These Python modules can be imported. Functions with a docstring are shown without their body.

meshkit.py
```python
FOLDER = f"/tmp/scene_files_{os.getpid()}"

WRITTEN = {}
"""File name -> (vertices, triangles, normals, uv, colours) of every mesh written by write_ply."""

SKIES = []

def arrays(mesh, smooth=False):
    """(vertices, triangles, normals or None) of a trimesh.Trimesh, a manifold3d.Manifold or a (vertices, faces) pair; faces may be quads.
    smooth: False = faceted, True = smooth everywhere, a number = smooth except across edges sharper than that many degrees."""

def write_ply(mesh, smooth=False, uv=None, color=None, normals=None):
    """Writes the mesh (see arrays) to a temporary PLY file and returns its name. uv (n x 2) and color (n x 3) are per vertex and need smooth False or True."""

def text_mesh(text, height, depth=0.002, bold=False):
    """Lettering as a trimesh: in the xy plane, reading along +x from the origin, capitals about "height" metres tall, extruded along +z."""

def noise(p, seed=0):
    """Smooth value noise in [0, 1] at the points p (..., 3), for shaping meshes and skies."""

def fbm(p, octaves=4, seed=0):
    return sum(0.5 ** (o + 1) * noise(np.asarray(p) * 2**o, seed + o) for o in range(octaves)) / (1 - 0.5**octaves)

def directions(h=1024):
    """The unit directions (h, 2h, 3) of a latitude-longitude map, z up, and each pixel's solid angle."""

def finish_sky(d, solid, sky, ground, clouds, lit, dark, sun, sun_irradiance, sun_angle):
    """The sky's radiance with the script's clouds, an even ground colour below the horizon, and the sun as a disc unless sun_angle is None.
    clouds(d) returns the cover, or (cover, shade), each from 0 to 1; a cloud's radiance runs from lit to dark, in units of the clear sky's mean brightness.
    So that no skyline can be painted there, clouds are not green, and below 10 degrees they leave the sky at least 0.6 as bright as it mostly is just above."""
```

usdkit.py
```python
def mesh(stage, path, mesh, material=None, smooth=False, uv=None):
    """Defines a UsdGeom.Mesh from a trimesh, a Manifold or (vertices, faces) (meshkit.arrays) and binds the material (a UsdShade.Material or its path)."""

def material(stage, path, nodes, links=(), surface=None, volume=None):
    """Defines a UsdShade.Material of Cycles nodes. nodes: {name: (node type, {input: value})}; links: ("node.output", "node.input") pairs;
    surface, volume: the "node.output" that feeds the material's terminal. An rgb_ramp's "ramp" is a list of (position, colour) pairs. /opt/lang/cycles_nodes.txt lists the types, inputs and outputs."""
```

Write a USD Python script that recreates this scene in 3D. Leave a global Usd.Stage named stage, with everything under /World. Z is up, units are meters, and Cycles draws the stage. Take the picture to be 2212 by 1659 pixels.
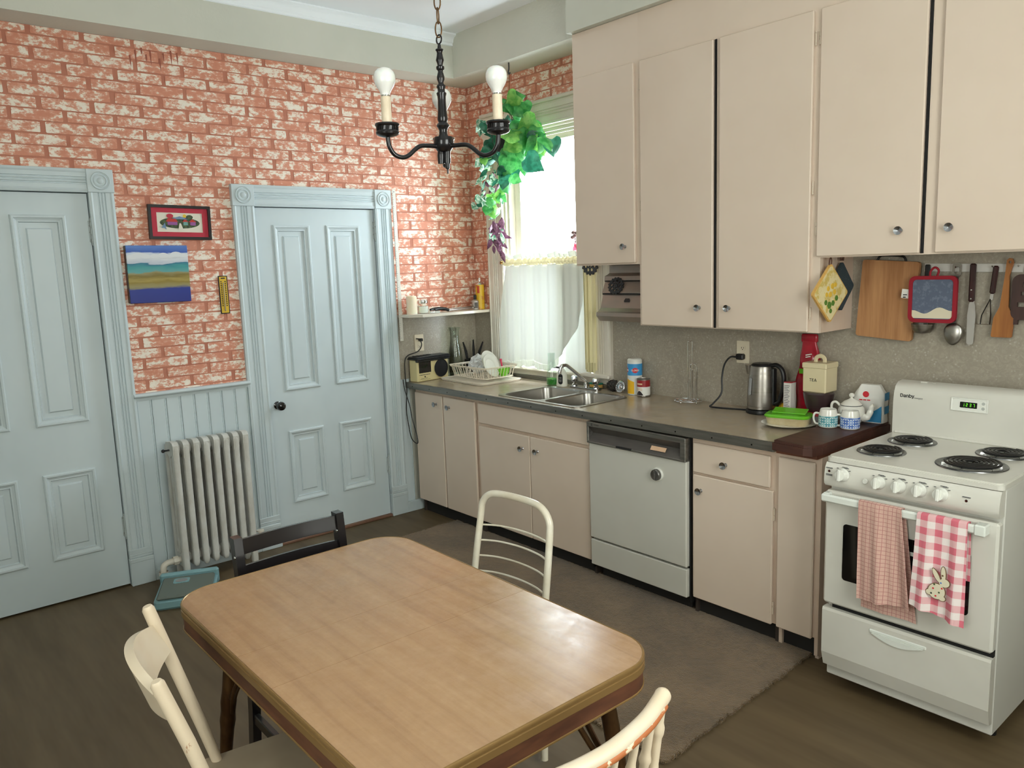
import math, random
import numpy as np
import trimesh, usdkit, meshkit
from shapely.geometry import Polygon, Point, box as sbox
from shapely import affinity
from pxr import Usd, UsdGeom, UsdLux, UsdShade, Sdf, Gf, Vt

random.seed(7)
RNG = np.random.default_rng(7)
stage = Usd.Stage.CreateInMemory()
UsdGeom.SetStageUpAxis(stage, 'Z')
UsdGeom.SetStageMetersPerUnit(stage, 1.0)
UsdGeom.Xform.Define(stage, '/World')

# ---------------------------------------------------------------- camera, sky, light, exposure
EYE = np.array([4.51256, -3.47647, 1.67216])
YAW, PITCH, ROLL, FPX = math.radians(49.84963), math.radians(-8.64585), math.radians(-2.0308), 1684.9
fw = np.array([-math.sin(YAW) * math.cos(PITCH), math.cos(YAW) * math.cos(PITCH), math.sin(PITCH)])
rt = np.array([math.cos(YAW), math.sin(YAW), 0.0])
up = np.cross(rt, fw)
R2, U2 = rt * math.cos(ROLL) + up * math.sin(ROLL), -rt * math.sin(ROLL) + up * math.cos(ROLL)
cam = UsdGeom.Camera.Define(stage, '/World/camera')
cam.AddTransformOp().Set(Gf.Matrix4d(*R2, 0, *U2, 0, *(-fw), 0, *EYE, 1))
cam.CreateHorizontalApertureAttr(36.0)
cam.CreateVerticalApertureAttr(27.0)
cam.CreateFocalLengthAttr(36.0 * FPX / 2212)
cam.CreateClippingRangeAttr(Gf.Vec2f(0.05, 200))
cam.CreateExposureAttr(-1.06)

dome = UsdLux.DomeLight.Define(stage, '/World/sky')
dome.CreateIntensityAttr(3.0)
dome.CreateColorAttr(Gf.Vec3f(1.0, 0.98, 1.0))


def window_light(name, loc, rot, w, h, power, color):
    """Daylight coming in at one window: a rectangle just outside its glass."""
    l = UsdLux.RectLight.Define(stage, '/World/' + name)
    x = UsdGeom.Xformable(l)
    x.AddTranslateOp().Set(Gf.Vec3d(*loc))
    x.AddRotateXYZOp().Set(Gf.Vec3f(*rot))
    l.CreateWidthAttr(w)
    l.CreateHeightAttr(h)
    l.CreateIntensityAttr(power)
    l.CreateColorAttr(Gf.Vec3f(*color))


window_light('daylight_kitchen_window', (0.80, 0.62, 1.95), (-90, 0, 0), 1.3, 2.0, 56.0, (0.92, 0.97, 1.12))
window_light('daylight_side_window', (5.30, -2.05, 1.95), (0, 90, 0), 1.7, 1.3, 15.0, (1.0, 0.94, 0.88))
window_light('daylight_rear_window', (4.00, -4.90, 1.95), (90, 0, 0), 1.3, 1.7, 10.5, (1.0, 0.93, 0.86))

# ---------------------------------------------------------------- helpers
USED = set()


def numbered(path):
    if path not in USED:
        USED.add(path)
        return path
    k = 1
    while f'{path}_{k:03d}' in USED:
        k += 1
    USED.add(f'{path}_{k:03d}')
    return f'{path}_{k:03d}'


def lin(c):
    return tuple((x / 12.92 if x <= 0.04045 else ((x + 0.055) / 1.055) ** 2.4) for x in (v / 255.0 for v in c))


def rotm(rx=0, ry=0, rz=0):
    a, b, c = map(math.radians, (rx, ry, rz))
    X = np.array([[1, 0, 0], [0, math.cos(a), -math.sin(a)], [0, math.sin(a), math.cos(a)]])
    Y = np.array([[math.cos(b), 0, math.sin(b)], [0, 1, 0], [-math.sin(b), 0, math.cos(b)]])
    Z = np.array([[math.cos(c), -math.sin(c), 0], [math.sin(c), math.cos(c), 0], [0, 0, 1]])
    return Z @ Y @ X


def tm(v, f):
    f = np.asarray(f, int)
    if f.ndim == 2 and f.shape[1] == 4:
        f = np.vstack([f[:, [0, 1, 2]], f[:, [0, 2, 3]]])
    return trimesh.Trimesh(np.asarray(v, float), f, process=False)


def mv(m, loc=(0, 0, 0), rx=0, ry=0, rz=0, s=None):
    v = np.array(m.vertices)
    if s is not None:
        v = v * np.asarray(s)
    return tm(v @ rotm(rx, ry, rz).T + np.asarray(loc, float), m.faces)


def cat(*ms):
    out = []
    for m in ms:
        out += list(m) if isinstance(m, (list, tuple)) else [m]
    n, V, F = 0, [], []
    for m in out:
        V.append(np.asarray(m.vertices)); F.append(np.asarray(m.faces) + n); n += len(m.vertices)
    return tm(np.vstack(V), np.vstack(F))


def bx(x0, x1, y0, y1, z0, z1, b=0.0):
    """A box, its edges chamfered by b."""
    x0, x1, y0, y1, z0, z1 = min(x0, x1), max(x0, x1), min(y0, y1), max(y0, y1), min(z0, z1), max(z0, z1)
    b = min(b, (x1 - x0) * .45, (y1 - y0) * .45, (z1 - z0) * .45)
    if b <= 0:
        return mv(trimesh.creation.box((x1 - x0, y1 - y0, z1 - z0)), ((x0 + x1) / 2, (y0 + y1) / 2, (z0 + z1) / 2))
    p = []
    for sx in (0, 1):
        for sy in (0, 1):
            for sz in (0, 1):
                c = np.array([x1 if sx else x0, y1 if sy else y0, z1 if sz else z0])
                d = np.array([-b if sx else b, -b if sy else b, -b if sz else b])
                for k in range(3):
                    q = c + d
                    q[k] = c[k]
                    p.append(q)
    h = trimesh.convex.convex_hull(np.array(p))
    return tm(h.vertices, h.faces)


def frames(P, closed=False):
    P = np.asarray(P, float)
    T = np.gradient(P, axis=0) if not closed else np.roll(P, -1, 0) - np.roll(P, 1, 0)
    T /= np.maximum(np.linalg.norm(T, axis=1, keepdims=True), 1e-12)
    a = np.array([0, 0, 1.0]) if abs(T[0][2]) < .9 else np.array([1.0, 0, 0])
    N = []
    n = np.cross(T[0], a); n /= np.linalg.norm(n)
    for t in T:
        n = n - t * (n @ t)
        n /= max(np.linalg.norm(n), 1e-12)
        N.append(n)
    N = np.array(N)
    return P, T, N, np.cross(T, N)


def tube(P, r, n=8, closed=False, flat=1.0):
    """A round bar along the points P; r a radius or one per point; flat squeezes its second axis."""
    P, T, N, B = frames(P, closed)
    m = len(P)
    r = np.broadcast_to(np.asarray(r, float), (m,))
    a = np.linspace(0, 2 * np.pi, n, endpoint=False)
    V = (P[:, None] + r[:, None, None] * (np.cos(a)[None, :, None] * N[:, None] + flat * np.sin(a)[None, :, None] * B[:, None])).reshape(-1, 3)
    F = []
    for i in range(m if closed else m - 1):
        j = (i + 1) % m
        for k in range(n):
            l = (k + 1) % n
            F.append((i * n + k, j * n + k, j * n + l, i * n + l))
    F = np.array(F)[:, ::-1]
    F = np.vstack([F[:, [0, 1, 2]], F[:, [0, 2, 3]]])
    if not closed:
        V = np.vstack([V, P[0], P[-1]])
        c0, c1 = len(V) - 2, len(V) - 1
        E = [(c0, k, (k + 1) % n) for k in range(n)] + [(c1, (m - 1) * n + (k + 1) % n, (m - 1) * n + k) for k in range(n)]
        F = np.vstack([F, np.array(E)[:, ::-1]])
    q = tm(V, F)
    return q if q.volume >= 0 else tm(V, F[:, ::-1])


def smoothpath(P, k=6):
    """Catmull-Rom through P."""
    P = np.asarray(P, float)
    Q = np.vstack([2 * P[0] - P[1], P, 2 * P[-1] - P[-2]])
    out = []
    for i in range(1, len(Q) - 2):
        for t in np.linspace(0, 1, k, endpoint=False):
            a, b, c, d = Q[i - 1:i + 3]
            out.append(.5 * ((2 * b) + (c - a) * t + (2 * a - 5 * b + 4 * c - d) * t * t + (3 * b - a - 3 * c + d) * t ** 3))
    out.append(P[-1])
    return np.array(out)


def lathe(prof, n=24, closed=False):
    """Revolves (radius, height) pairs about z. The profile runs from bottom to top on the outside."""
    prof = [(max(r, 0.0), z) for r, z in prof]
    a = np.linspace(0, 2 * np.pi, n, endpoint=False)
    V, F, rows = [], [], []
    for r, z in prof:
        if r < 1e-6:
            rows.append([len(V)] * n); V.append((0, 0, z))
        else:
            rows.append(list(range(len(V), len(V) + n)))
            V += [(r * math.cos(t), r * math.sin(t), z) for t in a]
    if closed:
        rows.append(rows[0])
    for p, q in zip(rows[:-1], rows[1:]):
        for k in range(n):
            l = (k + 1) % n
            if p[k] != p[l]:
                F.append((p[k], p[l], q[l] if q[k] != q[l] else q[k]))
            if q[k] != q[l]:
                F.append((p[k], q[l], q[k]))
    return tm(V, F)


def prism(poly, z0, z1):
    """Extrudes a shapely polygon or a list of points from z0 to z1."""
    if hasattr(poly, 'geoms'):
        return cat(*[prism(g, z0, z1) for g in poly.geoms])
    if not hasattr(poly, 'exterior'):
        poly = Polygon(poly)
    m = trimesh.creation.extrude_polygon(poly, z1 - z0)
    return mv(m, (0, 0, z0))


def rrect(x0, x1, y0, y1, r, n=6):
    return sbox(x0 + r, y0 + r, x1 - r, y1 - r).buffer(r, quad_segs=n)


def ball(c, r, sub=2):
    m = trimesh.creation.icosphere(sub, 1.0)
    return mv(m, c, s=np.broadcast_to(np.asarray(r, float), (3,)))


def grid(fn, nu, nv, closed_u=False):
    """A sheet fn(u, v), u and v in 0..1."""
    U, W = np.linspace(0, 1, nu), np.linspace(0, 1, nv)
    V = np.array([fn(u, v) for u in U for v in W])
    F = [(i * nv + j, (i + 1) * nv + j, (i + 1) * nv + j + 1, i * nv + j + 1) for i in range(nu - 1) for j in range(nv - 1)]
    return tm(V, F)


def slab(fn, nu, nv, t):
    """A sheet with thickness t (fn gives points; offset along -normal)."""
    g = grid(fn, nu, nv)
    _, F, N = meshkit.arrays(g, True)
    v = np.asarray(g.vertices)
    n = len(v)
    V = np.vstack([v, v - N * t])
    idx = np.arange(n).reshape(nu, nv)
    ring = np.concatenate([idx[0, :], idx[1:, -1], idx[-1, -2::-1], idx[-2:0:-1, 0]])
    S = [(a, b, b + n, a + n) for a, b in zip(ring, np.roll(ring, -1))]
    S = np.array(S)
    S = np.vstack([S[:, [0, 1, 2]], S[:, [0, 2, 3]]])
    m = tm(V, np.vstack([F, F[:, ::-1] + n, S]))
    m.fix_normals()
    return m


class Thing:
    def __init__(self, path, loc, rz):
        self.path, self.loc, self.R = path, np.asarray(loc, float), rotm(0, 0, rz)

    def part(self, name, mesh, mat, smooth=32, world=False, label=None, kind=None, under=None):
        if isinstance(mesh, (list, tuple)):
            mesh = cat(mesh)
        if world:
            mesh = tm((np.asarray(mesh.vertices) - self.loc) @ self.R, mesh.faces)
        path = numbered((under or self.path) + '/' + name)
        p = usdkit.mesh(stage, path, mesh, MAT[mat], smooth=smooth).GetPrim()
        if label:
            p.SetCustomDataByKey('label', label)
        if kind:
            p.SetCustomDataByKey('kind', kind)
        return path


def thing(name, label, category, loc=(0, 0, 0), rz=0, group=None, kind=None):
    path = numbered('/World/' + name)
    x = UsdGeom.Xform.Define(stage, path)
    x.AddTranslateOp().Set(Gf.Vec3d(*map(float, loc)))
    x.AddRotateZOp().Set(float(rz))
    p = x.GetPrim()
    if label:
        p.SetCustomDataByKey('label', label)
    if category:
        p.SetCustomDataByKey('category', category)
    if group:
        p.SetCustomDataByKey('group', group)
    if kind:
        p.SetCustomDataByKey('kind', kind)
    return Thing(path, loc, rz)


def single(name, mesh, mat, label, category, smooth=32, kind=None, group=None):
    """A thing that is one mesh, given in world coordinates; its origin is put at its base."""
    if isinstance(mesh, (list, tuple)):
        mesh = cat(mesh)
    b = np.asarray(mesh.bounds)
    loc = np.array([(b[0][0] + b[1][0]) / 2, (b[0][1] + b[1][1]) / 2, b[0][2]])
    path = numbered('/World/' + name)
    m = usdkit.mesh(stage, path, mv(mesh, -loc), MAT[mat], smooth=smooth)
    m.AddTranslateOp().Set(Gf.Vec3d(*map(float, loc)))
    p = m.GetPrim()
    for k, v in (('label', label), ('category', category), ('kind', kind), ('group', group)):
        if v:
            p.SetCustomDataByKey(k, v)
    return path


def structure(name, label=None):
    return thing(name, label, None, kind='structure')


# ---------------------------------------------------------------- materials
MAT = {}


def mat(name, rgb, rough=.5, metal=0.0, rgb2=None, scale=(6, 6, 6), detail=4, lo=.35, hi=.65, bump=0.0, bscale=None, spec=.5, coat=0.0, trans=0.0, ior=1.5, sheen=0.0, emit=0.0, rough2=None, sss=0.0):
    """Plain or noise-mottled surface. rgb2: the second colour that a noise of the given scale mixes in; bump: metres of fine relief."""
    N = {'p': ('principled_bsdf', dict(base_color=lin(rgb), roughness=rough, metallic=metal, specular_ior_level=spec, coat_weight=coat, transmission_weight=trans, ior=ior, sheen_weight=sheen, diffuse_roughness=0.0))}
    if emit:
        N['p'][1].update(emission_color=lin(rgb), emission_strength=emit)
    if sss:
        N['p'][1].update(subsurface_weight=sss, subsurface_scale=.01)
    L = []
    if rgb2 is not None or bump or rough2 is not None:
        N['c'] = ('texture_coordinate', {})
        N['m'] = ('mapping', dict(mapping_type='point', scale=tuple(scale) if np.ndim(scale) else (scale,) * 3))
        N['n'] = ('noise_texture', dict(scale=1.0, detail=float(detail), roughness=.6))
        L += [('c.object', 'm.vector'), ('m.vector', 'n.vector')]
    if rgb2 is not None:
        N['r'] = ('rgb_ramp', dict(ramp=[(0.0, lin(rgb)), (lo, lin(rgb)), (hi, lin(rgb2)), (1.0, lin(rgb2))]))
        L += [('n.fac', 'r.fac'), ('r.color', 'p.base_color')]
    if rough2 is not None:
        N['rr'] = ('map_range', dict(range_type='linear', from_min=.3, from_max=.7, to_min=rough, to_max=rough2, clamp=True))
        L += [('n.fac', 'rr.value'), ('rr.result', 'p.roughness')]
    if bump:
        b = bscale if bscale is not None else scale
        N['m2'] = ('mapping', dict(mapping_type='point', scale=tuple(b) if np.ndim(b) else (b,) * 3))
        N['n2'] = ('noise_texture', dict(scale=1.0, detail=3.0))
        N['b'] = ('bump', dict(strength=1.0, distance=bump))
        L += [('c.object', 'm2.vector'), ('m2.vector', 'n2.vector'), ('n2.fac', 'b.height'), ('b.normal', 'p.normal')]
    MAT[name] = usdkit.material(stage, '/World/Looks/' + name, N, L, surface='p.BSDF')


def glass(name, rgb, ior=1.45, pane=True, rough=.0):
    if pane:
        MAT[name] = usdkit.material(stage, '/World/Looks/' + name, {
            't': ('transparent_bsdf', dict(color=lin(rgb))), 'g': ('glossy_bsdf', dict(color=(1, 1, 1), roughness=max(rough, .02))),
            'f': ('layer_weight', dict(blend=.5)), 'w': ('math', dict(math_type='power', value2=4.0)), 'a': ('math', dict(math_type='multiply_add', value2=.34, value3=.03, use_clamp=True)), 'm': ('mix_closure', {})},
            [('f.facing', 'w.value1'), ('w.value', 'a.value1'), ('a.value', 'm.fac'), ('t.BSDF', 'm.closure1'), ('g.BSDF', 'm.closure2')], surface='m.closure')
    else:
        mat(name, rgb, rough=rough, trans=1.0, ior=ior)


def cloth(name, rgb, thin=.3, trans=.4, rgb2=None, scale=(200, 200, 200)):
    """Fabric that lets light through: diffuse + translucent, partly see-through (open weave)."""
    N = {'d': ('diffuse_bsdf', dict(color=lin(rgb))), 'l': ('translucent_bsdf', dict(color=lin(rgb))), 't': ('transparent_bsdf', dict(color=(1, 1, 1))),
         'm1': ('mix_closure', dict(fac=trans)), 'm2': ('mix_closure', dict(fac=thin))}
    L = [('d.BSDF', 'm1.closure1'), ('l.BSDF', 'm1.closure2'), ('m1.closure', 'm2.closure1'), ('t.BSDF', 'm2.closure2')]
    MAT[name] = usdkit.material(stage, '/World/Looks/' + name, N, L, surface='m2.closure')


mat('plaster', (210, 209, 196), .7, rgb2=(201, 201, 188), scale=(1.5, 1.5, 1.5), bump=.0008, bscale=60)
mat('ceiling_paint', (243, 247, 250), .75, bump=.0006, bscale=50)
mat('blue_paint', (203, 214, 217), .42, rgb2=(194, 206, 210), scale=(2, 2, 1.2), bump=.0001, bscale=(18, 18, 9), rough2=.5)
mat('blue_paint_worn', (196, 207, 210), .45, rgb2=(186, 197, 199), scale=(3, 3, 2), bump=.00015, bscale=(20, 20, 10))
mat('window_paint', (224, 216, 202), .45, rgb2=(212, 204, 190), scale=(3, 3, 3), bump=.0001, bscale=30)
mat('cabinet_paint', (224, 206, 189), .45, rgb2=(218, 199, 181), scale=(1.3, 1.3, 1.3), bump=.0003, bscale=35)
mat('cabinet_frame_paint', (218, 198, 180), .5, rgb2=(208, 184, 164), scale=(5, 5, 3), bump=.0003, bscale=35)
mat('cabinet_dark', (60, 50, 44), .8)
mat('black_gap', (14, 13, 13), .8)
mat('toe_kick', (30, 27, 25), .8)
mat('dark_soil', (38, 34, 30), .9)
mat('floor_vinyl', (104, 87, 62), .5, rgb2=(90, 74, 52), scale=(1.2, 9, 1), detail=6, bump=.0003, bscale=(8, 40, 8), rough2=.6)
mat('lawn', (116, 140, 96), .9, rgb2=(96, 122, 76), scale=(2, 2, 2))
mat('chrome', (225, 225, 225), .12, 1.0)
mat('steel', (164, 158, 150), .28, 1.0, rough2=.4, rgb2=(146, 140, 134), scale=(3, 3, 60))
mat('sink_steel', (170, 166, 160), .30, 1.0)
mat('black_plastic', (22, 22, 24), .38)
mat('black_matte', (25, 24, 25), .7)
mat('brass', (120, 92, 50), .3, 1.0)
mat('white_enamel', (226, 229, 222), .22, spec=.5, coat=.3)
mat('white_plastic', (228, 228, 220), .35)
mat('ivory_plastic', (226, 214, 190), .4)
mat('white_ceramic', (232, 229, 220), .15, coat=.4)
glass('window_glass', (245, 250, 248))
glass('clear_glass', (249, 253, 250), pane=True)
# ---------------------------------------------------------------- the room
XR, YF, ZC = 5.0, -4.6, 3.169          # right wall, front wall (behind the camera), ceiling


def rect_sweep(a0, a1, b0, b1, prof, mapping, cap=True):
    """Mitred moulding: each (inset, height) of prof is a rectangle; the last one is filled if cap."""
    V, F = [], []
    for ins, h in prof:
        for a, b in ((a0 + ins, b0 + ins), (a1 - ins, b0 + ins), (a1 - ins, b1 - ins), (a0 + ins, b1 - ins)):
            V.append(mapping(a, b, h))
    for i in range(len(prof) - 1):
        for k in range(4):
            l = (k + 1) % 4
            F.append((i * 4 + k, i * 4 + l, i * 4 + 4 + l, i * 4 + 4 + k))
    if cap:
        e = (len(prof) - 1) * 4
        F.append((e, e + 1, e + 2, e + 3))
    return tm(V, F)


def wall_poly(poly, axis, p0, p1):
    """Extrudes a polygon drawn on a wall: axis 'x' takes (y, z) and spans x p0..p1, axis 'y' takes (x, z)."""
    m = prism(poly, 0, 1)
    v = np.asarray(m.vertices)
    t = p0 + (p1 - p0) * v[:, 2]
    q = np.stack([t, v[:, 0], v[:, 1]], 1) if axis == 'x' else np.stack([v[:, 0], t, v[:, 1]], 1)
    m = tm(q, m.faces)
    return m if m.volume > 0 else tm(q, m.faces[:, ::-1])


# door openings on the left wall (y0, y1, height) and their casings
D1 = dict(y0=-3.285, y1=-2.465, h=2.115, c0=-3.41, c1=-2.345, hc=2.232)
D2 = dict(y0=-1.599, y1=-.794, h=2.064, c0=-1.727, c1=-.674, hc=2.186)
WX0, WX1, WZ0, WZ1 = .375, 1.20, 1.0, 2.53      # kitchen window opening

f = structure('floor', 'dark brown vinyl floor')
f.part('vinyl', bx(-.25, XR, YF, .0, -.02, 0), 'floor_vinyl')
c = structure('ceiling')
c.part('ceiling_board', bx(-.25, XR + .2, YF - .2, .3, ZC, ZC + .05), 'ceiling_paint')

holes = [sbox(d['y0'] - .006, -.05, d['y1'] + .006, d['h'] + .006) for d in (D1, D2)]
W = structure('wall_left')
W.part('plaster_wall', wall_poly(sbox(YF, 0, .3, ZC).difference(holes[0]).difference(holes[1]), 'x', -.2, 0), 'plaster')
mat('wallpaper_mortar', (194, 128, 104), .75, rgb2=(182, 114, 92), scale=(7, 7, 7), bump=.0006, bscale=90)
# printed and embossed brick: salmon with cream scuffs
N = {'c': ('texture_coordinate', {}), 'o': ('object_info', {}),
     'm': ('mapping', dict(mapping_type='point', scale=(26, 26, 44))), 'n': ('noise_texture', dict(scale=1.0, detail=7.0, roughness=.72)),
     'm3': ('mapping', dict(mapping_type='point', scale=(9, 9, 16))), 'n3': ('noise_texture', dict(scale=1.0, detail=2.0)),
     'add': ('math', dict(math_type='multiply_add', value2=.55)),
     'r': ('rgb_ramp', dict(ramp=[(0.0, lin((202, 126, 100))), (.70, lin((212, 142, 116))), (.78, lin((220, 162, 138))), (.845, lin((240, 226, 210))), (1.0, lin((244, 234, 220)))])),
     'p': ('principled_bsdf', dict(roughness=.7)), 'b': ('bump', dict(strength=.6, distance=.0008))}
MAT['wallpaper_brick'] = usdkit.material(stage, '/World/Looks/wallpaper_brick', N,
    [('c.object', 'm.vector'), ('m.vector', 'n.vector'), ('c.object', 'm3.vector'), ('m3.vector', 'n3.vector'), ('n3.fac', 'add.value1'), ('n.fac', 'add.value3'),
     ('add.value', 'r.fac'), ('r.color', 'p.base_color'), ('n.fac', 'b.height'), ('b.normal', 'p.normal')], surface='p.BSDF')
RAIL = 1.055
paperA = sbox(-3.6, RAIL - .03, 0, 2.9).difference(sbox(D1['c0'] - .02, 0, D1['c1'] - .02, D1['hc'] - .02)).difference(sbox(D2['c0'] + .02, 0, D2['c1'] - .02, D2['hc'] - .02)).difference(sbox(-.70, 0, 0, 1.345))
W.part('wallpaper', wall_poly(paperA, 'x', 0, .0015), 'wallpaper_mortar')
BH, BL = .0578, .236
brick_rng = np.random.default_rng(3)


def lay_bricks(T, region, axis, face, z_ph, a_ph):
    z, row = .95, 0
    while z < 2.95:
        zz = z + z_ph
        a = -4.0 + (BL / 2 if row % 2 else 0) + a_ph + (row * .013) % .03
        while a < 2:
            g = .013 + brick_rng.uniform(-.003, .004)
            r = sbox(a + g * .6, zz + .0042, a + BL - g, zz + BH - .0035).intersection(region)
            a += BL
            if r.is_empty or r.area < .0004 or r.geom_type != 'Polygon':
                continue
            p = r.buffer(-.003).buffer(.003, quad_segs=1)
            if p.is_empty or p.geom_type != 'Polygon':
                continue
            # slightly uneven outline
            q = np.array(p.simplify(.0005).exterior.coords)[:-1]
            q = q + brick_rng.uniform(-.0016, .0016, q.shape)
            q = Polygon(q)
            if not q.is_valid:
                q = p
            T.part('brick', wall_poly(q, axis, *face), 'wallpaper_brick', smooth=False)
        z += BH
        row += 1


lay_bricks(W, paperA.buffer(-.002), 'x', (.0013, .0031), .0, .05)
# backsplash laminate behind the counter end
N = {'c': ('texture_coordinate', {}), 'm': ('mapping', dict(mapping_type='point', scale=(1, 1, 1), rotation=(0, .5, 0))),
     'n1': ('noise_texture', dict(scale=34.0, detail=5.0, distortion=2.2)), 'v': ('voronoi_texture', dict(scale=75.0, randomness=1.0, feature='smooth_f1', smoothness=.4)),
     'n2': ('noise_texture', dict(scale=24.0, detail=4.0)),
     'r1': ('rgb_ramp', dict(ramp=[(0, lin((154, 145, 130))), (.45, lin((160, 151, 136))), (.66, lin((171, 162, 147))), (1, lin((182, 174, 160)))])),
     'r2': ('rgb_ramp', dict(ramp=[(0, (1, 1, 1)), (.22, (.6, .6, .6)), (.36, (0, 0, 0)), (1, (0, 0, 0))])),
     'mx': ('mix', dict(mix_type='mix', color2=lin((194, 189, 180)))), 'mul': ('mix', dict(mix_type='multiply', fac=1.0)),
     'r3': ('rgb_ramp', dict(ramp=[(0, (0, 0, 0)), (.48, (0, 0, 0)), (.62, (1, 1, 1)), (1, (1, 1, 1))])), 'p': ('principled_bsdf', dict(roughness=.38))}
MAT['backsplash_laminate'] = usdkit.material(stage, '/World/Looks/backsplash_laminate', N,
    [('c.object', 'm.vector'), ('m.vector', 'n1.vector'), ('m.vector', 'v.vector'), ('m.vector', 'n2.vector'), ('n1.fac', 'r1.fac'), ('v.distance', 'r2.fac'), ('n2.fac', 'r3.fac'),
     ('r2.color', 'mul.color1'), ('r3.color', 'mul.color2'), ('mul.color', 'mx.fac'), ('r1.color', 'mx.color1'), ('mx.color', 'p.base_color')], surface='p.BSDF')
W.part('backsplash_panel', bx(0, .004, -.67, -.004, .93, 1.36), 'backsplash_laminate', label='mottled grey laminate')

B = structure('wall_back')
B.part('plaster_wall', wall_poly(sbox(0, 0, XR + .2, ZC).difference(sbox(WX0, WZ0, WX1, WZ1)), 'y', 0, .3), 'plaster')
paperB = sbox(0.0035, 1.345, 1.40, 2.9).difference(sbox(.22, .8, 1.335, 2.655))
B.part('wallpaper', wall_poly(paperB, 'y', -.0015, 0), 'wallpaper_mortar')
lay_bricks(B, paperB.buffer(-.002), 'y', (-.0031, -.0013), .0, .12)
B.part('backsplash_panel', bx(.005, .215, -.004, 0, .91, 1.36), 'backsplash_laminate')
B.part('backsplash_panel', bx(1.345, 4.4, -.004, 0, .0, 1.72), 'backsplash_laminate')

Wr = structure('wall_right')
Wr.part('plaster_wall', wall_poly(sbox(YF - .2, 0, 0, ZC).difference(sbox(-2.70, 1.0, -1.40, 2.7)), 'x', XR, XR + .2), 'plaster')
Wf = structure('wall_front')
Wf.part('plaster_wall', wall_poly(sbox(-.2, 0, XR, ZC).difference(sbox(3.35, 1.0, 4.65, 2.7)), 'y', YF - .2, YF), 'plaster')

t = structure('trim_1', 'boxed-in plaster soffit above the brick wallpaper')
t.part('soffit', bx(0, .197, YF, 0, 2.901, ZC), 'plaster')
t = structure('trim_2', 'plaster soffit above the window')
t.part('soffit', bx(.197, 1.345, -.247, 0, 2.901, ZC), 'plaster')
t = structure('trim_3', 'plaster bulkhead above the wall cabinets')
t.part('soffit', bx(1.345, XR, -.335, 0, 2.897, ZC), 'plaster')
t = structure('trim_4', 'slim ceiling moulding')
prof = [(0, 0), (.05, 0), (.05, -.008), (.042, -.014), (.030, -.018), (.020, -.030), (.016, -.046), (.008, -.052), (.008, -.066), (0, -.07)]
m = prism(Polygon([(.197 + a, ZC + b) for a, b in prof]), 0, 1)
v = np.asarray(m.vertices)
t.part('moulding', tm(np.stack([v[:, 0], YF + (-.247 - YF) * v[:, 2], v[:, 1]], 1), m.faces[:, ::-1]), 'ceiling_paint', smooth=50)

mat('stain_red', (160, 92, 74), .8)
srg = np.random.default_rng(9)
for k in range(9):
    y, z1 = -2.20 + .030 * k + srg.uniform(-.01, .01), 2.80 + srg.uniform(.0, .07)
    W.part('water_stain', wall_poly(Polygon([(y - .004, z1), (y + .005, z1 + .004), (y + .006, z1 - .02), (y + .002, z1 - srg.uniform(.03, .08)), (y - .003, z1 - .02)]), 'x', .0031, .0034), 'stain_red', smooth=False)

# ---------------------------------------------------------------- wainscot, chair rail, baseboards


def plank(y0, y1, z0, z1):
    p = Polygon([(0, y0), (.012, y0 + .001), (.015, y0 + .005), (.015, y1 - .012), (.012, y1 - .009), (.015, y1 - .006), (.012, y1 - .001), (0, y1)])
    return prism(p, z0, z1)


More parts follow.
